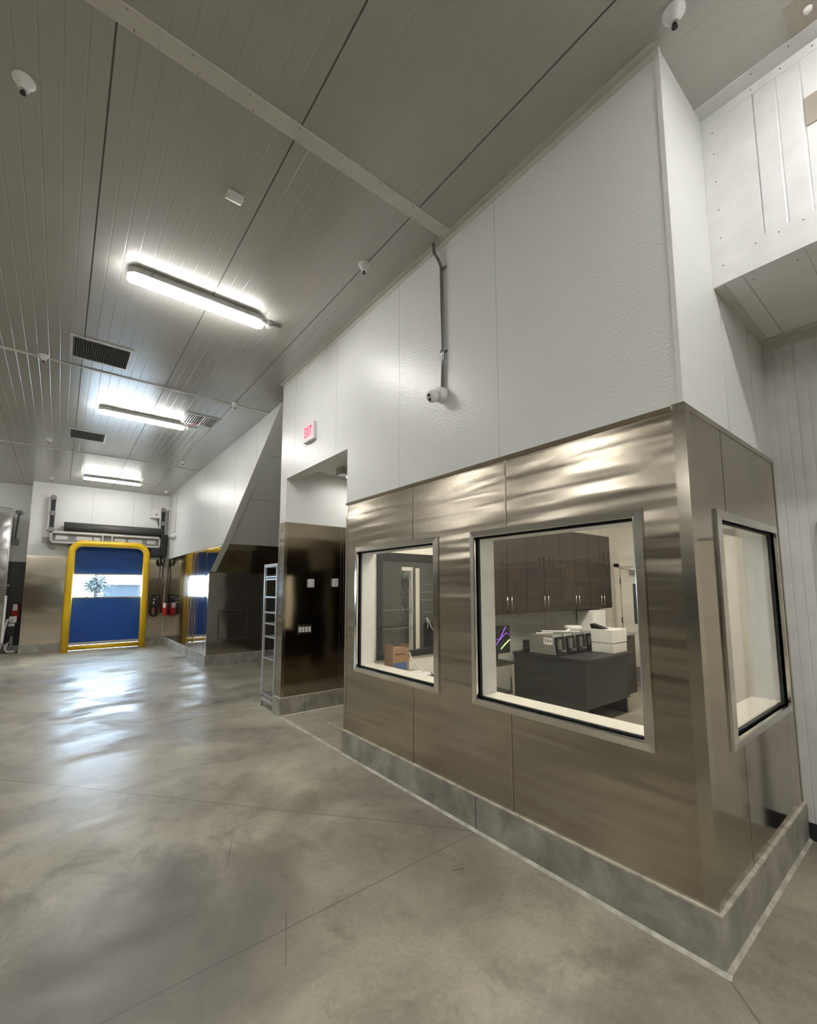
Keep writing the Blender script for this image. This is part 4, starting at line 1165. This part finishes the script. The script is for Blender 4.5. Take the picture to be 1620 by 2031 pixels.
# office door
d3 = bpy.data.objects.new('door_3', None); COL.objects.link(d3); d3['kind'] = 'structure'
bm = BM(); box(bm, XE-0.03, XE, 2.80, 3.70, 0.02, 1.95); obj('door_leaf', bm, M['warm'], d3, bevel=0.003)
bm = BM(); box(bm, XE-0.05, XE, 3.71, 3.80, 0, 2.02); box(bm, XE-0.05, XE, 2.70, 3.80, 1.96, 2.03); box(bm, XE-0.05, XE, 2.70, 2.79, 0, 2.02); obj('door_frame', bm, M['warm'], d3)
bm = BM(); box(bm, XE-0.036, XE-0.029, 3.18, 3.50, 1.0, 1.67); obj('door_lite', bm, M['darkgrey'], d3)
bm = BM()
for a in ((3.14, 3.54, 1.67, 1.71), (3.14, 3.54, 0.96, 1.0), (3.14, 3.18, 1.0, 1.67), (3.50, 3.54, 1.0, 1.67)): box(bm, XE-0.042, XE-0.029, a[0], a[1], a[2], a[3])
obj('lite_frame', bm, M['warm'], d3)
bm = BM(); box(bm, XE-0.10, XE-0.03, 3.22, 3.52, 1.83, 1.90); tube(bm, [(XE-0.09, 3.5, 1.91), (XE-0.12, 3.70, 1.94)], 0.008, 6); obj('door_closer', bm, M['grey'], d3, bevel=0.004)
bm = BM(); box(bm, XE-0.034, XE-0.029, 2.82, 3.69, 0.04, 0.30); obj('kick_plate', bm, M['grey'], d3)
for z in (0.30, 1.05, 1.72):
    bm = BM(); tube(bm, [(XE-0.045, 3.705, z-0.05), (XE-0.045, 3.705, z+0.05)], 0.010, 8); obj('hinge', bm, M['darkgrey'], d3)
bm = BM(); box(bm, XE-0.06, XE, 2.80, 3.71, 0, 0.015); obj('threshold', bm, M['chrome'], d3)

# desk under the small window with box and papers
t = thing('window_desk', 'grey desk inside the office below the smaller window', 'desk', (2.85, 3.2, 0))
bm = BM(); box(bm, 2.46, 3.06, 2.92, 3.83, 0.70, 0.73); obj('desk_top', bm, M['grey'], t)
for x in (2.50, 3.02):
    for y in (2.96, 3.79):
        bm = BM(); box(bm, x-0.02, x+0.02, y-0.02, y+0.02, 0, 0.70); obj('leg', bm, M['chrome'], t)
t = thing('cardboard_box', 'brown cardboard box with a blue print band in the smaller window', 'box', (2.69, 3.60, 0.73))
bm = BM(); box(bm, 2.57, 2.77, 3.52, 3.66, 0.73, 1.015); obj('carton', bm, M['card'], t)
bm = BM(); box(bm, 2.58, 2.74, 3.518, 3.5205, 0.80, 0.88); obj('printed_band', bm, M['cardblue'], t)
bm = BM(); box(bm, 2.61, 2.72, 3.5175, 3.5205, 0.955, 0.962); obj('printed_line', bm, M['black'], t)
bm = BM(); box(bm, 2.57, 2.58, 3.52, 3.66, 1.015, 1.05); box(bm, 2.76, 2.77, 3.52, 3.66, 1.015, 1.045); obj('flap', bm, M['card'], t)
bm = BM(); box(bm, 2.83, 3.05, 3.45, 3.70, 0.7305, 0.738); tag(obj('paper_stack', bm, M['paper']), 'white papers on the desk right of the cardboard box', 'paper')
bm = BM(); tube(bm, [(2.86, 3.72, 0.98), (2.89, 3.66, 0.93), (2.87, 3.60, 0.86), (2.93, 3.55, 0.80), (2.97, 3.52, 0.75)], 0.007, 8); tag(obj('white_cable', bm, M['plastic']), 'white cable hanging down beside the cardboard box', 'cable')
bm = BM(); tube(bm, [(2.80, 3.20, 0.735), (2.88, 3.26, 0.738), (2.96, 3.36, 0.74), (3.04, 3.5, 0.738)], 0.005, 8); tag(obj('dark_cable', bm, M['rubber']), 'thin dark cable crossing the desk in the smaller window', 'cable')

bm = BM(); tube(bm, [(3.30, 3.866, 1.27), (3.34, 3.866, 1.22), (3.37, 3.866, 1.16), (3.42, 3.866, 1.10)], 0.006, 6); tube(bm, [(3.30, 3.866, 1.27), (3.32, 3.866, 1.20), (3.31, 3.866, 1.15)], 0.005, 6)
tag(obj('hanging_cord', bm, M['paper']), 'pale looped cord hanging behind the dark framed glass in the office', 'cord')

# figure added beyond the corridor to imitate a faint reflection in the glass
def person(loc, rz):
    t = thing('person', 'person in tan shirt leaning forward, standing in for a faint reflection in the smaller window', 'person', loc, rz)
    me = bpy.data.meshes.new('body')
    J = {'pelvis': (0, 0, 0.95, 0.13), 'belly': (0.03, 0, 1.10, 0.125), 'chest': (0.12, 0, 1.32, 0.14), 'neck0': (0.19, 0, 1.47, 0.065), 'neck': (0.23, 0, 1.53, 0.05), 'head': (0.28, 0, 1.62, 0.085), 'crown': (0.29, 0, 1.72, 0.07),
         'hl': (0, 0.09, 0.90, 0.085), 'kl': (0.03, 0.10, 0.50, 0.06), 'al': (-0.03, 0.10, 0.08, 0.04), 'fl': (0.12, 0.11, 0.03, 0.035),
         'hr': (0, -0.09, 0.90, 0.085), 'kr': (0.05, -0.10, 0.50, 0.06), 'ar': (0.0, -0.10, 0.08, 0.04), 'fr': (0.15, -0.11, 0.03, 0.035),
         'sl': (0.15, 0.17, 1.40, 0.06), 'el': (0.26, 0.22, 1.16, 0.042), 'wl': (0.46, 0.16, 1.04, 0.028), 'pl': (0.53, 0.14, 1.02, 0.026),
         'sr': (0.15, -0.17, 1.40, 0.06), 'er': (0.26, -0.22, 1.16, 0.042), 'wr': (0.46, -0.16, 1.04, 0.028), 'pr': (0.53, -0.14, 1.02, 0.026)}
    E = [('pelvis', 'belly'), ('belly', 'chest'), ('chest', 'neck0'), ('neck0', 'neck'), ('neck', 'head'), ('head', 'crown'), ('pelvis', 'hl'), ('hl', 'kl'), ('kl', 'al'), ('al', 'fl'), ('pelvis', 'hr'), ('hr', 'kr'), ('kr', 'ar'), ('ar', 'fr'),
         ('chest', 'sl'), ('sl', 'el'), ('el', 'wl'), ('wl', 'pl'), ('chest', 'sr'), ('sr', 'er'), ('er', 'wr'), ('wr', 'pr')]
    for s, w in ((1, 'pl'), (-1, 'pr')):
        for f, (dx, dy, dz) in enumerate(((0.075, -0.028, 0), (0.088, -0.009, 0.003), (0.084, 0.010, 0.003), (0.068, 0.028, 0), (0.035, -0.05, 0.0))):
            b0 = J[w]; k1, k2 = w+'a%d' % f, w+'b%d' % f
            J[k1] = (b0[0]+dx*0.55, b0[1]+dy, b0[2]+dz, 0.009); J[k2] = (b0[0]+dx, b0[1]+dy*1.1, b0[2]+dz-0.018, 0.008)
            E += [(w, k1), (k1, k2)]
    ks = list(J)
    me.from_pydata([J[k][:3] for k in ks], [(ks.index(a), ks.index(b)) for a, b in E], [])
    o = bpy.data.objects.new('body', me); COL.objects.link(o); o.parent = t
    o.modifiers.new('skin', 'SKIN'); o.modifiers.new('sub', 'SUBSURF').levels = 1
    o.modifiers['sub'].render_levels = 2
    for i, k in enumerate(ks):
        sv = me.skin_vertices[0].data[i]; sv.radius = (J[k][3], J[k][3]); sv.use_root = (k == 'pelvis')
    me.materials.append(M['skin'])
    R = t.matrix_basis
    def add(name, bm, m):
        bmesh.ops.transform(bm, matrix=R, verts=bm.verts[:]); obj(name, bm, m, t)
    bm = BM(); tube(bm, [(0.0, 0, 0.93), (0.03, 0, 1.10), (0.12, 0, 1.32), (0.18, 0, 1.45)], [0.165, 0.16, 0.185, 0.09], 16)
    for s in (1, -1): tube(bm, [(0.13, s*0.10, 1.40), (0.16, s*0.18, 1.38), (0.22, s*0.21, 1.25)], [0.085, 0.078, 0.066], 12)
    add('shirt', bm, M['shirt'])
    bm = BM()
    for s, x in ((1, 0.03), (-1, 0.05)): tube(bm, [(0, s*0.07, 0.98), (0.01, s*0.09, 0.80), (x, s*0.10, 0.50), (x-0.05, s*0.10, 0.10)], [0.12, 0.105, 0.078, 0.065], 12)
    add('trousers', bm, M['trousers'])
    bm = BM(); lathe(bm, [(0.02, 0.10), (0.07, 0.085), (0.096, 0.05), (0.102, 0.0), (0.09, -0.05), (0.06, -0.07)], (0.27, 0, 1.685), (-0.35, 0, 1), 16); add('hair', bm, M['hair'])
    return t
person((5.92, 7.35, 0), PI+0.25)
bm = BM(); box(bm, 4.75, 5.28, 6.80, 7.60, 0.0, 1.0); tag(obj('work_counter', bm, M['cabinet']), 'dark work counter in front of the leaning person', 'counter')

t = thing('person_fill_light', 'small unseen ceiling light added to brighten the leaning person', 'ceiling light', (5.2, 6.8, ZC-0.02))  # added lamp, out of view, only to light the leaning figure
bm = BM(); box(bm, 5.05, 5.35, 6.7, 6.9, ZC-0.03, ZC); obj('housing', bm, M['plastic'], t)
bm = BM(); box(bm, 5.07, 5.33, 6.72, 6.88, ZC-0.045, ZC-0.0305); obj('diffuser', bm, M['corridor_lamp'], t)

# ------------------------------------------------------------------ storage racks along the left wall (mirrored in steel and glass)
rk = None
for k, y in enumerate((4.0, 6.8, 9.6, 12.4)):
    if rk is None:
        rk = thing('pallet_rack', 'tall storage rack along the left wall, mirrored in the office glass', 'rack', (XL+0.5, y, 0), 0, 'storage racks along the left wall')
        for yy in (y-1.3, y+1.3):
            for xx in (XL+0.15, XL+0.85):
                bm = BM(); box(bm, xx-0.03, xx+0.03, yy-0.03, yy+0.03, 0, 2.9); obj('upright', bm, M['rackblue'], rk)
        for z in (0.35, 1.15, 1.95, 2.7):
            bm = BM(); box(bm, XL+0.13, XL+0.88, y-1.33, y+1.33, z-0.05, z); obj('shelf', bm, M['darkgrey'], rk)
            bm = BM(); box(bm, XL+0.87, XL+0.90, y-1.33, y+1.33, z-0.07, z+0.02); obj('beam', bm, M['ventmetal'], rk)
    else:
        dup(rk, (XL+0.5, y, 0))
mats_ = [M['card'], M['card'], M['cabinet'], M['grey'], M['darkgrey'], M['cardblue']]
for y in (4.0, 6.8, 9.6, 12.4):
    for z in (1.15, 1.95):
        u = y-1.1
        while u < y+0.5:
            w = random.uniform(0.5, 0.8); hh = random.uniform(0.3, 0.62)
            bm = BM(); box(bm, XL+0.2, XL+0.8, u, u+w, z, z+hh)
            tag(obj('storage_carton', bm, random.choice(mats_), bevel=0.01), 'carton on the left wall racks, seen only mirrored in the glass', 'box', 'cartons on the left wall racks')
            u += w+random.uniform(0.1, 0.3)

# ------------------------------------------------------------------ outside the vinyl window
bm = BM(); box(bm, -30, 40, 16.3, 90, -0.2, -0.05); struct('ground', bm, M['ground'])
t = thing('tree', 'leafy young tree outside, seen through the clear strip of the door', 'tree', (1.35, 26, 0))
bm = BM(); tube(bm, [(1.35, 26, -0.05), (1.38, 26, 1.3), (1.35, 26.1, 2.4)], [0.09, 0.07, 0.04], 10); obj('trunk', bm, M['bark'], t)
bm = BM()
for i in range(1300):
    p = Vector((random.gauss(1.35, 0.26), random.gauss(26, 0.35), random.gauss(1.85, 0.22)))
    s = random.uniform(0.04, 0.09); R = Matrix.Rotation(random.uniform(0, 6.28), 4, 'Z') @ Matrix.Rotation(random.uniform(-1.4, 1.4), 4, 'X')
    vs = [bm.verts.new(p + R @ Vector(q)) for q in ((-s, 0, 0), (0, -s*0.5, 0), (s, 0, 0), (0, s*0.5, 0.01))]
    bm.faces.new(vs)
obj('foliage', bm, M['leaf'], t)
t = thing('neighbour_building', 'low blue grey building outside, seen through the clear strip of the door', 'building', (5.8, 44, 0))
bm = BM(); box(bm, 2.6, 9, 40, 48, -0.05, 1.95); obj('wall', bm, M['stucco'], t)
bm = BM(); box(bm, 2.5, 9.2, 39.8, 48.2, 1.95, 2.10); obj('roof', bm, M['grey'], t)

# daylight enters through the clear strip: light portal for the sky
ld = bpy.data.lights.new('sky_portal', 'AREA'); ld.shape = 'RECTANGLE'; ld.size = 1.66; ld.size_y = 0.62
ld.cycles.is_portal = True
lo = bpy.data.objects.new('sky_portal', ld); COL.objects.link(lo)
lo.location = (1.04, YD+0.2, 1.705); lo.rotation_euler = (-PI/2, 0, 0)
